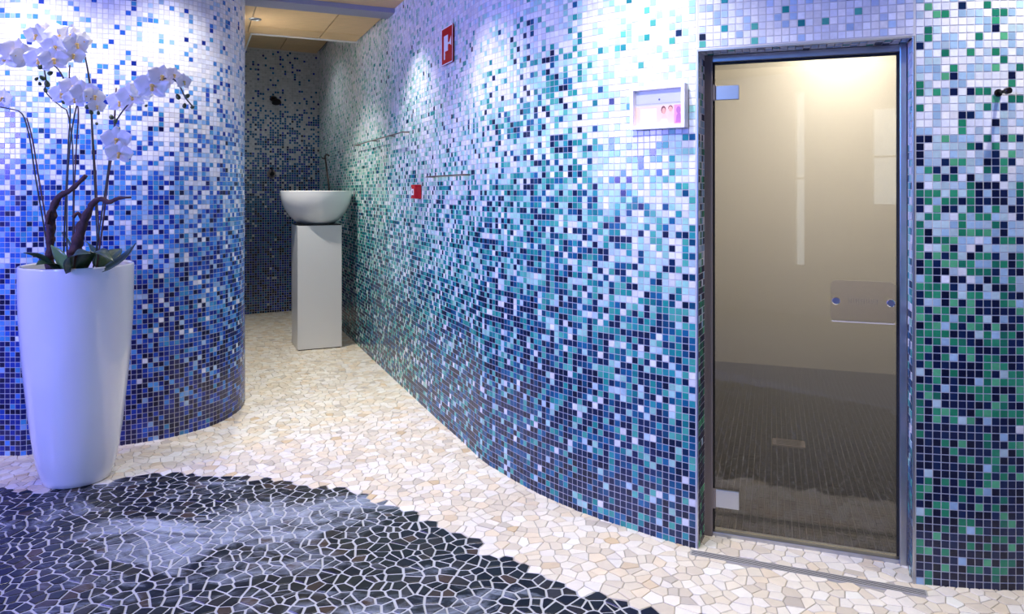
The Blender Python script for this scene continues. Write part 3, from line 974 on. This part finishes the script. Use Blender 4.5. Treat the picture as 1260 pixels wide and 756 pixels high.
for k in range(3):
    w0 = -.0124 + k * .0098
    dr_obj('slat', 0.0, DRL, w0, w0 + .0046, .003, .0056, M_steel, .0006)

# ------------------------------------------------------------------ pedestal and basin
PC = Vector((-1.778, 6.650, 0)); PR = math.radians(24)
ped = empty('pedestal', PC, PR)
tag(ped, 'tall plain white square pedestal carrying the round basin', 'pedestal')
box('body', (-.192, -.192, 0.012), (.192, .192, 1.10), M_white, ped, 0.003)
box('plinth', (-.180, -.180, 0.0), (.180, .180, 0.012), M_black, ped)
box('top_plate', (-.186, -.186, 1.10), (.186, .186, 1.110), M_dkmetal, ped)
bas = empty('wash_basin', (PC.x, PC.y, 1.110))
tag(bas, 'round white ceramic bowl basin on the pedestal', 'basin')
prof = [(0.0, 0.0), (0.150, 0.0), (0.165, 0.006)]
for k in range(1, 15):
    a = math.radians(-62 + 62 * k / 14)
    prof.append((0.165 + (0.328 - 0.165) * ((math.cos(a) - math.cos(math.radians(-62))) / (1 - math.cos(math.radians(-62)))), 0.006 + 0.284 * (1 - math.sin(-a) / math.sin(math.radians(62)))))
prof += [(0.329, 0.296), (0.322, 0.299), (0.315, 0.294), (0.30, 0.22), (0.25, 0.12), (0.17, 0.055), (0.08, 0.035), (0.0, 0.032)]
lathe('bowl', [(r_ * 0.965, z_) for r_, z_ in prof], M_ceramic, bas, seg=72)
lathe('waste', [(0.0, 0.036), (0.03, 0.036), (0.032, 0.033), (0.033, 0.031)], M_chrome, bas, seg=24)
# slim tap column beside the basin
tp = empty('tap_column', (-1.80, 7.06, 0))
tag(tp, 'slim dark tap pipe rising behind the round basin', 'tap')
base = px(406, 240, 7.06); topp = px(400.5, 196, 7.06)
tube('pipe', [(0.05, 0, 0), (0.05, 0, 1.2), tuple(base - Vector((-1.80, 7.06, 0))), tuple(topp - Vector((-1.80, 7.06, 0)))], 0.009, M_dkmetal, tp)
q = topp - Vector((-1.80, 7.06, 0))
tube('spout', catmull([q, q + Vector((0.0, -0.01, 0.03)), q + Vector((0.025, -0.04, 0.045)), q + Vector((0.05, -0.07, 0.03))], 0.008), 0.009, M_dkmetal, tp)
tube('lever', [q + Vector((0.0, 0, 0.0)), q + Vector((-0.03, -0.02, 0.012))], 0.007, M_dkmetal, tp)
lathe('foot', [(0.0, 0.012), (0.03, 0.010), (0.035, 0.0)], M_dkmetal, tp, loc=(0.05, 0, 0.004), seg=20)

# ------------------------------------------------------------------ things on the walls
def on_main(x, y):
    """point, tangent and outward normal of the main wall at photo pixel x; height from y"""
    ss = np.linspace(0.3, pathA.len, 3000)
    p = pathA.at(ss)
    k = int(np.argmin(np.abs(630 + p[:, 0] / p[:, 1] * FPX - x)))
    pt = p[k]
    return Vector((pt[0], pt[1], EYE - (y - HOR) / FPX * pt[1])), Vector((*pathA.tan(ss[k]), 0)), Vector((*pathA.nrm(ss[k]), 0))
def frame_at(p, t, n):
    return Matrix(((t.x, n.x, 0, p.x), (t.y, n.y, 0, p.y), (0, 0, 1, p.z), (0, 0, 0, 1)))
def wall_empty(name, p, t, n, off=0.004):
    e = empty(name)
    e.matrix_world = frame_at(p + n * off, t, n)
    return e
def flat(name, pts, y, m, parent, th=0.0008):
    """flat print or plate: outline in (along wall, up), standing y proud of the wall"""
    bm = bmesh.new()
    A = [bm.verts.new((a, y, b)) for a, b in pts]; B = [bm.verts.new((a, y - th, b)) for a, b in pts]
    bm.faces.new(A); bm.faces.new(B[::-1])
    for k in range(len(pts)):
        k2 = (k + 1) % len(pts)
        bm.faces.new((A[k], A[k2], B[k2], B[k]))
    return bm_obj(name, bm, m, parent)
def rect(a0, a1, b0, b1): return [(a0, b0), (a1, b0), (a1, b1), (a0, b1)]
def ell(cx, cz, rx, rz, n=18): return [(cx + rx * math.cos(2 * math.pi * k / n), cz + rz * math.sin(2 * math.pi * k / n)) for k in range(n)]

# red hose sign
pa, t, n = on_main(546.5, 56); pb, _, _ = on_main(560, 56)
p = (pa + pb) / 2; t = (pb - pa); t.z = 0; wsg = t.length; t.normalize(); n = Vector((t.y, -t.x, 0))
if n.y > 0: n = -n
p.z = EYE - (56 - HOR) / FPX * p.y
hs = 46 / FPX * p.y
sg = wall_empty('fire_hose_sign', p, t, n, 0.012)
tag(sg, 'red rectangular fire hose sign with white symbol high on the mosaic wall', 'sign')
w2, h2 = wsg / 2, hs / 2
flat('plate', rect(-w2, w2, -h2, h2), 0.004, M_red, sg, 0.005)
for r_ in (rect(-w2, w2, -h2, -h2 + .006), rect(-w2, w2, h2 - .006, h2), rect(-w2, -w2 + .006, -h2 + .006, h2 - .006), rect(w2 - .006, w2, -h2 + .006, h2 - .006)):
    flat('border', r_, 0.0046, M_paper, sg)
flat('symbol', rect(-w2 * .55, w2 * .18, -h2 * .30, h2 * .55), 0.0046, M_paper, sg)
flat('symbol', [(w2 * .18, h2 * .12), (w2 * .45, h2 * .12), (w2 * .75, h2 * .40), (w2 * .75, -h2 * .10), (w2 * .45, h2 * .02), (w2 * .18, h2 * .02)], 0.0047, M_paper, sg)
flat('symbol', rect(-w2 * .55, -w2 * .35, -h2 * .72, -h2 * .30), 0.0047, M_paper, sg)
# red call point
pa, t, n = on_main(510, 236); pb, _, _ = on_main(524, 236)
p = (pa + pb) / 2; t = (pb - pa); t.z = 0; wc = t.length; t.normalize(); n = Vector((t.y, -t.x, 0))
if n.y > 0: n = -n
cp = wall_empty('fire_call_point', p, t, n, 0.004)
tag(cp, 'small red square fire alarm call point on the green mosaic', 'alarm')
hc = 0.046
box('housing', (-.046, 0, -hc), (.046, .045, hc), M_redbox, cp, 0.004)
flat('window', rect(-.028, .020, -.022, .018), 0.0465, M_paper, cp, 0.0012)
flat('window', rect(-.010, .004, -.012, .008), 0.0472, M_black, cp, 0.0006)
flat('side_label', [(-.0, 0)] and rect(-.040, -.032, -.03, .03), 0.0466, M_paper, cp, 0.0012)

# thin wall rails
M_rail = mat('rail_metal', lin(112, 100, 98), 0.4, metal=0.5)
def rail(x0, y0, x1, y1, label, hooks):
    p0, t0, n0 = on_main(x0, y0); p1, t1, n1 = on_main(x1, y1)
    z = (p0.z + p1.z) / 2
    e = wall_empty('wall_rail', Vector((p0.x, p0.y, z)), Vector((1, 0, 0)), Vector((0, 1, 0)), 0)
    tag(e, label, 'rail')
    pts = []
    for k in range(25):
        q, tt, nn = on_main(x0 + (x1 - x0) * k / 24, 200)
        q = q + nn * 0.05; q.z = z
        pts.append(q - Vector((p0.x, p0.y, z)))
    tube('bar', pts, 0.0045, M_rail, e)
    for k in hooks:
        q, tt, nn = on_main(x0 + (x1 - x0) * k, 200)
        q.z = z
        a = q + nn * 0.002 - Vector((p0.x, p0.y, z)); b = q + nn * 0.05 - Vector((p0.x, p0.y, z))
        tube('bracket', [a, b], 0.005, M_rail, e)
    return e
r1 = rail(443, 176, 505, 167, 'long thin dark rail on the corridor wall above the basin', (0.02, 0.35, 0.7, 0.98))
rail(534, 217, 580, 216, 'short thin dark rail right of the red call point', (0.03, 0.97))

# framed notice beside the door
pa, _, _ = on_main(781, 133); pb, _, _ = on_main(848, 133)
p = (pa + pb) / 2; t = (pb - pa); t.z = 0; wn = t.length; t.normalize(); n = Vector((t.y, -t.x, 0))
if n.y > 0: n = -n
p.z = EYE - (133 - HOR) / FPX * p.y
hn = 53 / FPX * p.y
fn = wall_empty('framed_notice', p, t, n, 0.010)
tag(fn, 'white framed notice with a pink spa picture beside the door', 'picture frame')
a, b = wn / 2, hn / 2
fw = 0.016
M_frame = mat('frame_white', lin(232, 230, 240), 0.25)
for nm, lo, hi in (('frame_side', (-a, 0, -b), (-a + fw, .035, b)), ('frame_side', (a - fw, 0, -b), (a, .035, b)), ('frame_side', (-a + fw, 0, b - fw), (a - fw, .035, b)), ('frame_side', (-a + fw, 0, -b), (a - fw, .035, -b + fw))):
    box(nm, lo, hi, M_frame, fn, 0.002)
flat('backing', rect(-a + fw, a - fw, -b + fw, b - fw), 0.008, M_paper, fn, 0.006)
ia, ib = a - fw, b - fw
def c_(name, rgb): return mat(name, lin(*rgb), 0.5)
pk = c_('print_peach', (236, 190, 178)); 
flat('print_band', rect(-ia, ia, ib * .10, ib * .26), 0.0086, c_('print_lavender', (198, 196, 226)), fn, .0004)
flat('print_picture', rect(-ia, ia, -ib, ib * .10), 0.0086, pk, fn, .0004)
flat('print_picture', rect(ia * .62, ia, -ib, ib * .10), 0.0090, c_('print_rose', (206, 140, 186)), fn, .0003)
flat('print_text_box', rect(-ia * .80, -ia * .12, -ib * .88, -ib * .04), 0.0090, c_('print_box', (242, 236, 244)), fn, .0003)
for k in range(5):
    flat('print_line', rect(-ia * .70, -ia * (.22 + .06 * (k % 2)), -ib * (.20 + .13 * k) - .002, -ib * (.20 + .13 * k)), 0.0093, c_('print_grey', (206, 206, 220)), fn, .0002)
flat('print_mark', ell(0, ib * .46, .004, .004), 0.0086, c_('print_ink', (110, 116, 140)), fn, .0004)
sk = c_('print_skin', (226, 160, 142)); hr = c_('print_hair', (104, 66, 62)); wt = c_('print_towel', (246, 240, 242)); sk2 = c_('print_skin_light', (240, 184, 168)); pl2 = c_('print_plum', (170, 100, 160))
flat('print_figure', ell(ia * .18, -ib * .14, ia * .10, ib * .22), 0.0093, hr, fn, .0002)
flat('print_figure', ell(ia * .19, -ib * .20, ia * .075, ib * .17), 0.0096, sk, fn, .0002)
flat('print_figure', [(ia * .02, -ib), (ia * .08, -ib * .62), (ia * .14, -ib * .40), (ia * .26, -ib * .40), (ia * .34, -ib * .62), (ia * .38, -ib)], 0.0094, sk2, fn, .0002)
flat('print_figure', [(ia * .04, -ib), (ia * .09, -ib * .66), (ia * .33, -ib * .66), (ia * .37, -ib)], 0.0097, wt, fn, .0002)
flat('print_figure', ell(ia * .47, -ib * .06, ia * .09, ib * .15), 0.0093, hr, fn, .0002)
flat('print_figure', ell(ia * .47, -ib * .12, ia * .075, ib * .14), 0.0096, sk, fn, .0002)
flat('print_figure', [(ia * .36, -ib), (ia * .38, -ib * .40), (ia * .44, -ib * .26), (ia * .54, -ib * .26), (ia * .60, -ib * .44), (ia * .60, -ib)], 0.0095, sk2, fn, .0002)
flat('print_figure', ell(ia * .80, -ib * .20, ia * .09, ib * .2), 0.0095, pl2, fn, .0002)
flat('print_figure', [(ia * .68, -ib * .9), (ia * .72, -ib * .5), (ia * .78, -ib * .36), (ia * .86, -ib * .36), (ia * .93, -ib * .6), (ia * .95, -ib * .9)], 0.0096, pl2, fn, .0002)
# round knob right of the door
ss = np.linspace(0, pathC.len, 800); pc = pathC.at(ss)
k = int(np.argmin(np.abs(630 + pc[:, 0] / pc[:, 1] * FPX - 1227)))
kp = Vector((pc[k][0], pc[k][1], EYE - (114.5 - HOR) / FPX * pc[k][1])); kn = Vector((*pathC.nrm(ss[k]), 0)); kt = Vector((*pathC.tan(ss[k]), 0))
kb = wall_empty('coat_hook', kp, kt, kn, 0.0025)
tag(kb, 'small round dark metal coat knob right of the glass door', 'hook')
tube('stem', [(0, 0, 0), (0, .050, 0)], 0.006, M_dkmetal, kb, seg=14)
tube('knob', [(0, .048, 0), (0, .050, 0), (0, .064, 0), (0, .067, 0)], [.010, .0115, .0115, .009], M_dkmetal, kb, seg=24, smooth=False)
tube('rosette', [(0, 0, 0), (0, .004, 0)], 0.013, M_dkmetal, kb, seg=20, smooth=False)
# shower fittings on the end wall
bd = np.array(back_pts[1]) - np.array(back_pts[0]); bd /= np.linalg.norm(bd); bn = np.array([bd[1], -bd[0]])
def on_back(x, y):
    ss = np.linspace(0, pathB.len, 800); p = pathB.at(ss)
    k = int(np.argmin(np.abs(630 + p[:, 0] / p[:, 1] * FPX - x)))
    return Vector((p[k][0], p[k][1], EYE - (y - HOR) / FPX * p[k][1]))
p = on_back(336, 124)
sh = wall_empty('wall_shower', p, Vector((*bd, 0)), Vector((*bn, 0)), 0.003)
tag(sh, 'dark shower head high on the dim end wall', 'shower head')
tube('arm', [(0, 0, 0.02), (0, .10, 0.03), (0, .16, -.005)], 0.012, M_dkmetal, sh)
tube('rose', [(0, .15, .012), (0, .165, -.01), (0, .185, -.035), (0, .19, -.045)], [.014, .02, .052, .052], M_dkmetal, sh, seg=20, smooth=False)
tube('rosette', [(0, 0, 0.02), (0, .01, 0.02)], 0.035, M_dkmetal, sh, seg=20, smooth=False)
p = on_back(334, 214)
sv = wall_empty('shower_valve', p, Vector((*bd, 0)), Vector((*bn, 0)), 0.003)
tag(sv, 'round shower valve knob below the shower head on the end wall', 'valve')
tube('rosette', [(0, 0, 0), (0, .008, 0)], 0.05, M_alu_d, sv, seg=24, smooth=False)
tube('knob', [(0, .008, 0), (0, .045, 0), (0, .05, 0)], [.024, .024, .02], M_dkmetal, sv, seg=20, smooth=False)
box('lever', (-.006, .03, .02), (.006, .042, .075), M_dkmetal, sv, .002)

# ------------------------------------------------------------------ tall planter
PX, PY = -2.118, 3.565
pot = empty('planter', (PX, PY, 0.004))
tag(pot, 'tall glossy white tapering planter on the black stone edge', 'planter')
outer = [(r_ * 0.862, z_) for r_, z_ in [(0.0, 0.0), (0.160, 0.0), (0.171, 0.006), (0.178, 0.03), (0.198, 0.085), (0.2135, 0.165), (0.228, 0.254), (0.2395, 0.34), (0.2495, 0.432), (0.2595, 0.52), (0.268, 0.611), (0.2755, 0.70), (0.281, 0.789), (0.2845, 0.88), (0.286, 0.97), (0.2862, 1.034), (0.2845, 1.041), (0.280, 1.043), (0.2725, 1.041), (0.2705, 1.034), (0.268, 0.96), (0.262, 0.90)]]
lathe('body', outer, M_white_gloss, pot, seg=96)
# mulch surface
vs, fs = [(0, 0, 1.005)], []
for r in range(1, 9):
    for k in range(36):
        a = 2 * math.pi * k / 36
        rr = 0.231 * r / 8
        vs.append((rr * math.cos(a), rr * math.sin(a), 1.005 - 0.02 * (r / 8) ** 2 + 0.012 * rng.uniform(-1, 1) * (r < 8)))
for k in range(36): fs.append((0, 1 + k, 1 + (k + 1) % 36))
for r in range(7):
    for k in range(36):
        fs.append((1 + r * 36 + k, 1 + (r + 1) * 36 + k, 1 + (r + 1) * 36 + (k + 1) % 36, 1 + r * 36 + (k + 1) % 36))
mesh_obj('mulch', vs, fs, M_soil, pot)

# ------------------------------------------------------------------ orchids
M_stem = mat('orchid_stem', lin(62, 62, 44), 0.45, var=0.35, scale=14)
M_stake = mat('brown_stake', lin(88, 58, 56), 0.5, var=0.3, scale=14)
M_bud = mat('green_bud', lin(62, 78, 44), 0.45)
M_petal = mat('white_petal', lin(240, 238, 244), 0.45, var=0.04, scale=30)
M_petal.node_tree.nodes['Principled BSDF'].inputs['Subsurface Weight'].default_value = 0.0
M_lip = mat('yellow_lip', lin(222, 184, 96), 0.5, var=0.3, scale=40)
M_leaf = mat('orchid_leaf', lin(34, 62, 36), 0.28, var=0.35, scale=9)
M_leaf2 = mat('orchid_leaf_pale', lin(96, 130, 70), 0.30, var=0.25, scale=9)
M_bark = mat('driftwood', lin(74, 48, 50), 0.8, var=0.5, scale=28, bump=1.0)

def petal_grid(L, W, ang, cup, twist, nU=7, nV=6, base=0.10, y0=0.0):
    """petal in the flower plane (x, z), flower faces -y; ang in degrees from up"""
    vs, fs = [], []
    ca, sa = math.cos(math.radians(ang)), math.sin(math.radians(ang))
    for i in range(nU + 1):
        t = i / nU
        w = W * (math.sin(math.pi * min(1, 0.04 + 0.96 * t) ** 0.75)) ** 0.65
        if i == nU: w = W * 0.10
        if i == 0: w = W * 0.16
        for j in range(nV + 1):
            s = 2 * j / nV - 1
            l, x = base * L + t * L * 0.95, s * w
            y = y0 - cup * (t * t) * L + 0.10 * W * s * s - twist * s * t * W + 0.03 * W * math.sin(5 * t + 3 * s)
            vs.append((x * ca + l * sa, y, l * ca - x * sa))
    for i in range(nU):
        for j in range(nV):
            a = i * (nV + 1) + j
            fs.append((a, a + 1, a + nV + 2, a + nV + 1))
    return vs, fs
def flower_mesh(seed):
    r = np.random.default_rng(seed)
    V, F = [], []
    for L, W, ang, cup, y0 in ((0.95, 0.36, 0, 0.05, 0.03), (0.92, 0.34, 128, 0.03, 0.03), (0.92, 0.34, -128, 0.03, 0.03), (1.0, 0.60, 76, 0.10, 0.0), (1.0, 0.60, -76, 0.10, 0.0)):
        v, f = petal_grid(L, W, ang + r.uniform(-5, 5), cup + r.uniform(-.06, .06), r.uniform(-.12, .12), y0=y0)
        b = len(V); V += v; F += [tuple(q + b for q in g) for g in f]
    me = bpy.data.meshes.new('flower')
    me.from_pydata(V, [], F)
    me.materials.append(M_petal)
    me.polygons.foreach_set('use_smooth', [True] * len(me.polygons))
    return me
FL = [flower_mesh(s) for s in (1, 2, 3)]
def lip_mesh():
    bm = bmesh.new()
    r = bmesh.ops.create_uvsphere(bm, u_segments=10, v_segments=6, radius=1)
    for v in r['verts']: v.co = Vector((v.co.x * .15, v.co.y * .16 - .10, v.co.z * .12 + 0.02))
    r = bmesh.ops.create_uvsphere(bm, u_segments=10, v_segments=6, radius=1)
    for v in r['verts']: v.co = Vector((v.co.x * .10 * (1 + .8 * max(0, -v.co.z)), v.co.y * .07 - .17 - .08 * max(0, -v.co.z), v.co.z * .20 - .17))
    me = bpy.data.meshes.new('lip'); bm.to_mesh(me); bm.free()
    me.materials.append(M_lip)
    me.polygons.foreach_set('use_smooth', [True] * len(me.polygons))
    return me
LIP = lip_mesh()
BUD_ME = None
def bud_mesh():
    bm = bmesh.new()
    r = bmesh.ops.create_uvsphere(bm, u_segments=10, v_segments=7, radius=1)
    for v in r['verts']: v.co = Vector((v.co.x * .8 * (1 - .25 * v.co.z), v.co.y * .8 * (1 - .25 * v.co.z), v.co.z * 1.15))
    me = bpy.data.meshes.new('bud'); bm.to_mesh(me); bm.free()
    me.materials.append(M_bud)
    me.polygons.foreach_set('use_smooth', [True] * len(me.polygons))
    return me
BUD_ME = bud_mesh()
nfl = [0]
def flower(parent, x, y, D, size_px, yaw=0, pitch=0, roll=0):
    o = bpy.data.objects.new('flower', FL[nfl[0] % 3]); nfl[0] += 1
    p = px(x, y, D)
    o.location = p - parent.location
    s = 1.22 * size_px / 2 / FPX * D
    o.scale = (s, s, s)
    # the flower faces -y by itself; the view from the camera comes from the right: turn it there
    o.rotation_euler = (math.radians(pitch), math.radians(roll), math.radians(28 + yaw))
    link(o, parent)
    l = bpy.data.objects.new('lip', LIP)
    link(l, o)
    return o
def bud(parent, x, y, D, r_px=4):
    o = bpy.data.objects.new('bud', BUD_ME)
    o.location = px(x, y, D) - parent.location
    s = r_px / FPX * D
    o.scale = (s, s, s)
    o.rotation_euler = (rng.uniform(-1, 1), rng.uniform(-1, 1), 0)
    link(o, parent)
def stem(parent, pts, r=0.0035, m=None, name='stem'):
    P = [px(x, y, D) - parent.location for x, y, D in pts]
    return tube(name, catmull(P, 0.015), r, m or M_stem, parent, seg=7)
def leaf(parent, base, tip, width, bend, m, roll=0.0):
    """broad strap leaf with a folded mid rib between two photo points (x, y, D)"""
    a, b = px(*base) - parent.location, px(*tip) - parent.location
    d = b - a
    L = d.length
    side = d.cross(Vector((0, 0, 1)))
    if side.length < 1e-3: side = Vector((1, 0, 0))
    side.normalize()
    side = Matrix.Rotation(roll, 3, d.normalized()) @ side
    up = side.cross(d.normalized()).normalized()
    vs, fs = [], []
    nu, nv = 12, 6
    for i in range(nu + 1):
        t = i / nu
        w = 1.6 * width * (0.35 + 0.65 * math.sin(math.pi * min(1, t * 0.9 + 0.12)) ** 0.8) * (1 - t ** 6)
        if i == nu: w = width * 0.05
        c = a + d * t + up * (bend * L * math.sin(math.pi * t))
        for j in range(nv + 1):
            s = 2 * j / nv - 1
            vs.append(c + side * (s * w) + up * (0.28 * w * abs(s) - 0.10 * w))
    n0 = len(vs)
    for v_ in list(vs): vs.append(v_ - up * 0.0022)
    for i in range(nu):
        for j in range(nv):
            q = i * (nv + 1) + j
            fs.append((q, q + 1, q + nv + 2, q + nv + 1))
            fs.append((n0 + q + nv + 1, n0 + q + nv + 2, n0 + q + 1, n0 + q))
    rim = [j for j in range(nv + 1)] + [i * (nv + 1) + nv for i in range(1, nu + 1)] + [nu * (nv + 1) + j for j in range(nv - 1, -1, -1)] + [i * (nv + 1) for i in range(nu - 1, 0, -1)]
    for k in range(len(rim)):
        a_, b_ = rim[k], rim[(k + 1) % len(rim)]
        fs.append((b_, a_, n0 + a_, n0 + b_))
    return mesh_obj('leaf', vs, fs, m, parent, smooth=True)

GRP = 'orchid plants in the tall planter'
def orchid(base, label):
    p = px(*base)
    e = empty('orchid', (p.x, p.y, 1.0))
    tag(e, label, 'orchid', GRP)
    return e
# left spray: bright flowers
oA = orchid((62, 330, 3.50), 'orchid with the brightest white flowers arching to the left edge')
stem(oA, [(62, 334, 3.50), (55, 285, 3.50), (44, 220, 3.49), (36, 168, 3.48), (27, 140, 3.47), (12, 134, 3.46), (-6, 131, 3.45)])
stem(oA, [(66, 334, 3.52), (58, 280, 3.52), (47, 215, 3.52), (40, 172, 3.51), (33, 145, 3.50)], 0.0035, M_stake, 'stake')
stem(oA, [(78, 336, 3.56), (80, 260, 3.55), (84, 180, 3.54), (86, 130, 3.53), (76, 92, 3.51), (58, 76, 3.49), (30, 70, 3.46), (0, 66, 3.44)])
for x, y, D, s, yw, pt, rl in ((6, 70, 3.44, 30, -12, 4, 0), (19, 64, 3.43, 31, 8, -6, 12), (33, 71, 3.45, 29, 20, 5, -10), (48, 74, 3.45, 27, -8, 8, 8), (66, 74, 3.44, 27, 10, 0, -5), (3, 121, 3.45, 20, -25, 5, 15)):
    flower(oA, x, y, D, s, yw, pt, rl)
leaf(oA, (66, 330, 3.42), (29, 311, 3.36), 0.028, 0.10, M_leaf, 0.3)
leaf(oA, (70, 333, 3.40), (44, 326, 3.28), 0.026, 0.16, M_leaf, -0.2)
# top spray: lavender flowers in the middle top
oB = orchid((112, 330, 3.62), 'orchid with the topmost flower cluster and hanging green buds')
stem(oB, [(121, 334, 3.60), (118, 260, 3.60), (114, 180, 3.59), (110, 105, 3.58), (103, 66, 3.56), (90, 55, 3.54), (72, 50, 3.52), (55, 50, 3.50), (52, 62, 3.48), (54, 82, 3.47), (57, 100, 3.47)])
stem(oB, [(124, 334, 3.61), (119, 240, 3.61), (114, 160, 3.60), (111, 105, 3.59), (105, 70, 3.58)], 0.0035, M_stake, 'stake')
for x, y, D, s, yw, pt, rl in ((45, 44, 3.49, 25, -20, 10, 10), (57, 40, 3.51, 25, 12, -14, 0), (73, 42, 3.50, 26, -8, -18, -12), (87, 44, 3.52, 25, 14, -8, 10), (68, 58, 3.47, 25, 0, 14, 0), (94, 55, 3.50, 25, 18, 4, -8), (103, 49, 3.53, 18, 35, 0, 12), (90, 68, 3.50, 22, 10, 8, 5)):
    flower(oB, x, y, D, s, yw, pt, rl)
for x, y, r in ((50, 82, 3.5), (63, 78, 4), (62, 90, 3.5), (52, 96, 3.5), (58, 103, 4), (45, 97, 2.5), (56, 111, 3), (49, 103, 2.5)):
    bud(oB, x, y, 3.46, r)
stem(oB, [(57, 100, 3.47), (56, 112, 3.47), (64, 122, 3.47), (76, 132, 3.48), (84, 142, 3.50), (90, 200, 3.52), (89, 334, 3.52)], 0.003)
leaf(oB, (100, 334, 3.40), (140, 322, 3.30), 0.030, 0.30, M_leaf, 0.1)
leaf(oB, (84, 332, 3.34), (63, 302, 3.34), 0.032, -0.05, M_leaf2, 1.0)
# centre spray
oC = orchid((90, 332, 3.48), 'orchid with pale flowers clustered in the middle of the planter')
stem(oC, [(83, 334, 3.47), (82, 260, 3.47), (85, 190, 3.47), (92, 140, 3.46), (100, 120, 3.45), (112, 122, 3.44)])
stem(oC, [(92, 334, 3.49), (91, 250, 3.49), (94, 180, 3.49), (96, 132, 3.49), (86, 100, 3.48), (86, 80, 3.48)], 0.0032, M_stake, 'stake')
for x, y, D, s, yw, pt, rl in ((76, 116, 3.44, 24, -15, 6, 0), (90, 108, 3.43, 26, 5, -6, 10), (104, 114, 3.43, 26, 10, 4, -10), (116, 119, 3.45, 22, 25, 0, 10), (92, 122, 3.42, 22, -5, 10, 0), (119, 131, 3.46, 17, 20, 10, 0)):
    flower(oC, x, y, D, s, yw, pt, rl)
for x, y, r in ((108, 131, 3.5), (112, 138, 3), (121, 139, 2.5), (119, 152, 2.2), (78, 126, 2.5)):
    bud(oC, x, y, 3.45, r)
leaf(oC, (86, 334, 3.34), (112, 312, 3.24), 0.022, 0.22, M_leaf, 0.6)
leaf(oC, (90, 330, 3.62), (76, 286, 3.66), 0.03, 0.1, M_leaf, 0.9)
# right spray
oD = orchid((118, 332, 3.46), 'orchid with flowers and buds arching to the right')
stem(oD, [(114, 334, 3.45), (121, 290, 3.45), (130, 230, 3.45), (137, 180, 3.44), (141, 155, 3.44), (150, 138, 3.43), (168, 118, 3.42), (190, 102, 3.41), (210, 96, 3.40), (221, 106, 3.40), (228, 120, 3.40), (237, 131, 3.40)])
stem(oD, [(118, 334, 3.47), (126, 280, 3.47), (133, 220, 3.47), (139, 180, 3.46), (143, 108, 3.46)], 0.0038, M_stake, 'stake')
for x, y, D, s, yw, pt, rl in ((148, 126, 3.43, 26, -18, 6, 5), (162, 118, 3.41, 28, -5, 4, -10), (174, 112, 3.42, 24, 12, -4, 14), (187, 106, 3.39, 32, -2, 0, 0), (199, 95, 3.41, 27, 10, -10, 12), (214, 93, 3.40, 19, 28, -6, 20), (226, 101, 3.40, 18, 35, 6, 0), (143, 172, 3.42, 28, 0, 6, 0), (146, 189, 3.42, 26, 6, 18, 8)):
    flower(oD, x, y, D, s, yw, pt, rl)
for x, y, r in ((219, 119, 3.5), (231, 118, 3.2), (227, 130, 3), (237, 132, 2.6), (180, 130, 2), (137, 144, 3.5), (142, 149, 3), (146, 158, 2.4), (137, 163, 4)):
    bud(oD, x, y, 3.39 if x > 170 else 3.43, r)
leaf(oD, (128, 332, 3.42), (167, 299, 3.42), 0.032, -0.10, M_leaf, 0.5)
leaf(oD, (126, 330, 3.50), (150, 306, 3.62), 0.030, 0.12, M_leaf, 0.2)
leaf(oD, (118, 328, 3.60), (104, 296, 3.72), 0.026, 0.1, M_leaf, 0.7)
# driftwood
def wood(label, pts, rad):
    p0 = px(*pts[0])
    e = empty('driftwood', (p0.x, p0.y, 1.0))
    tag(e, label, 'driftwood')
    P = catmull([px(*q) - e.location for q in pts], 0.012)
    R = np.interp(np.linspace(0, 1, len(P)), np.linspace(0, 1, len(rad)), rad)
    R = R * (1 + 0.22 * np.sin(np.arange(len(P)) * 1.3) * rng.random(len(P)))
    tube('branch', P, list(R), M_bark, e, seg=10, wob=0.16)
    return e
w1 = wood('gnarled dark driftwood branch leaning up behind the left stems', [(62, 332, 3.47), (62, 290, 3.47), (64, 262, 3.47), (72, 243, 3.47), (84, 236, 3.47), (96, 226, 3.47), (106, 216, 3.47)], [.021, .020, .018, .022, .014, .011, .009])
w2_ = wood('thick dark driftwood branch bending to the right among the stems', [(90, 332, 3.44), (96, 295, 3.44), (104, 270, 3.44), (114, 251, 3.44), (124, 245, 3.44), (134, 249, 3.43), (146, 244, 3.42), (161, 243, 3.41)], [.032, .030, .026, .022, .016, .012, .009, .004])
tube('twig', catmull([px(66, 258, 3.47) - w1.location, px(61, 262, 3.45) - w1.location, px(58, 276, 3.44) - w1.location], 0.01), .008, M_bark, w1, seg=8, wob=.2)
tube('twig', catmull([px(102, 272, 3.44) - w2_.location, px(96, 262, 3.43) - w2_.location, px(90, 268, 3.42) - w2_.location], 0.01), .008, M_bark, w2_, seg=8, wob=.2)
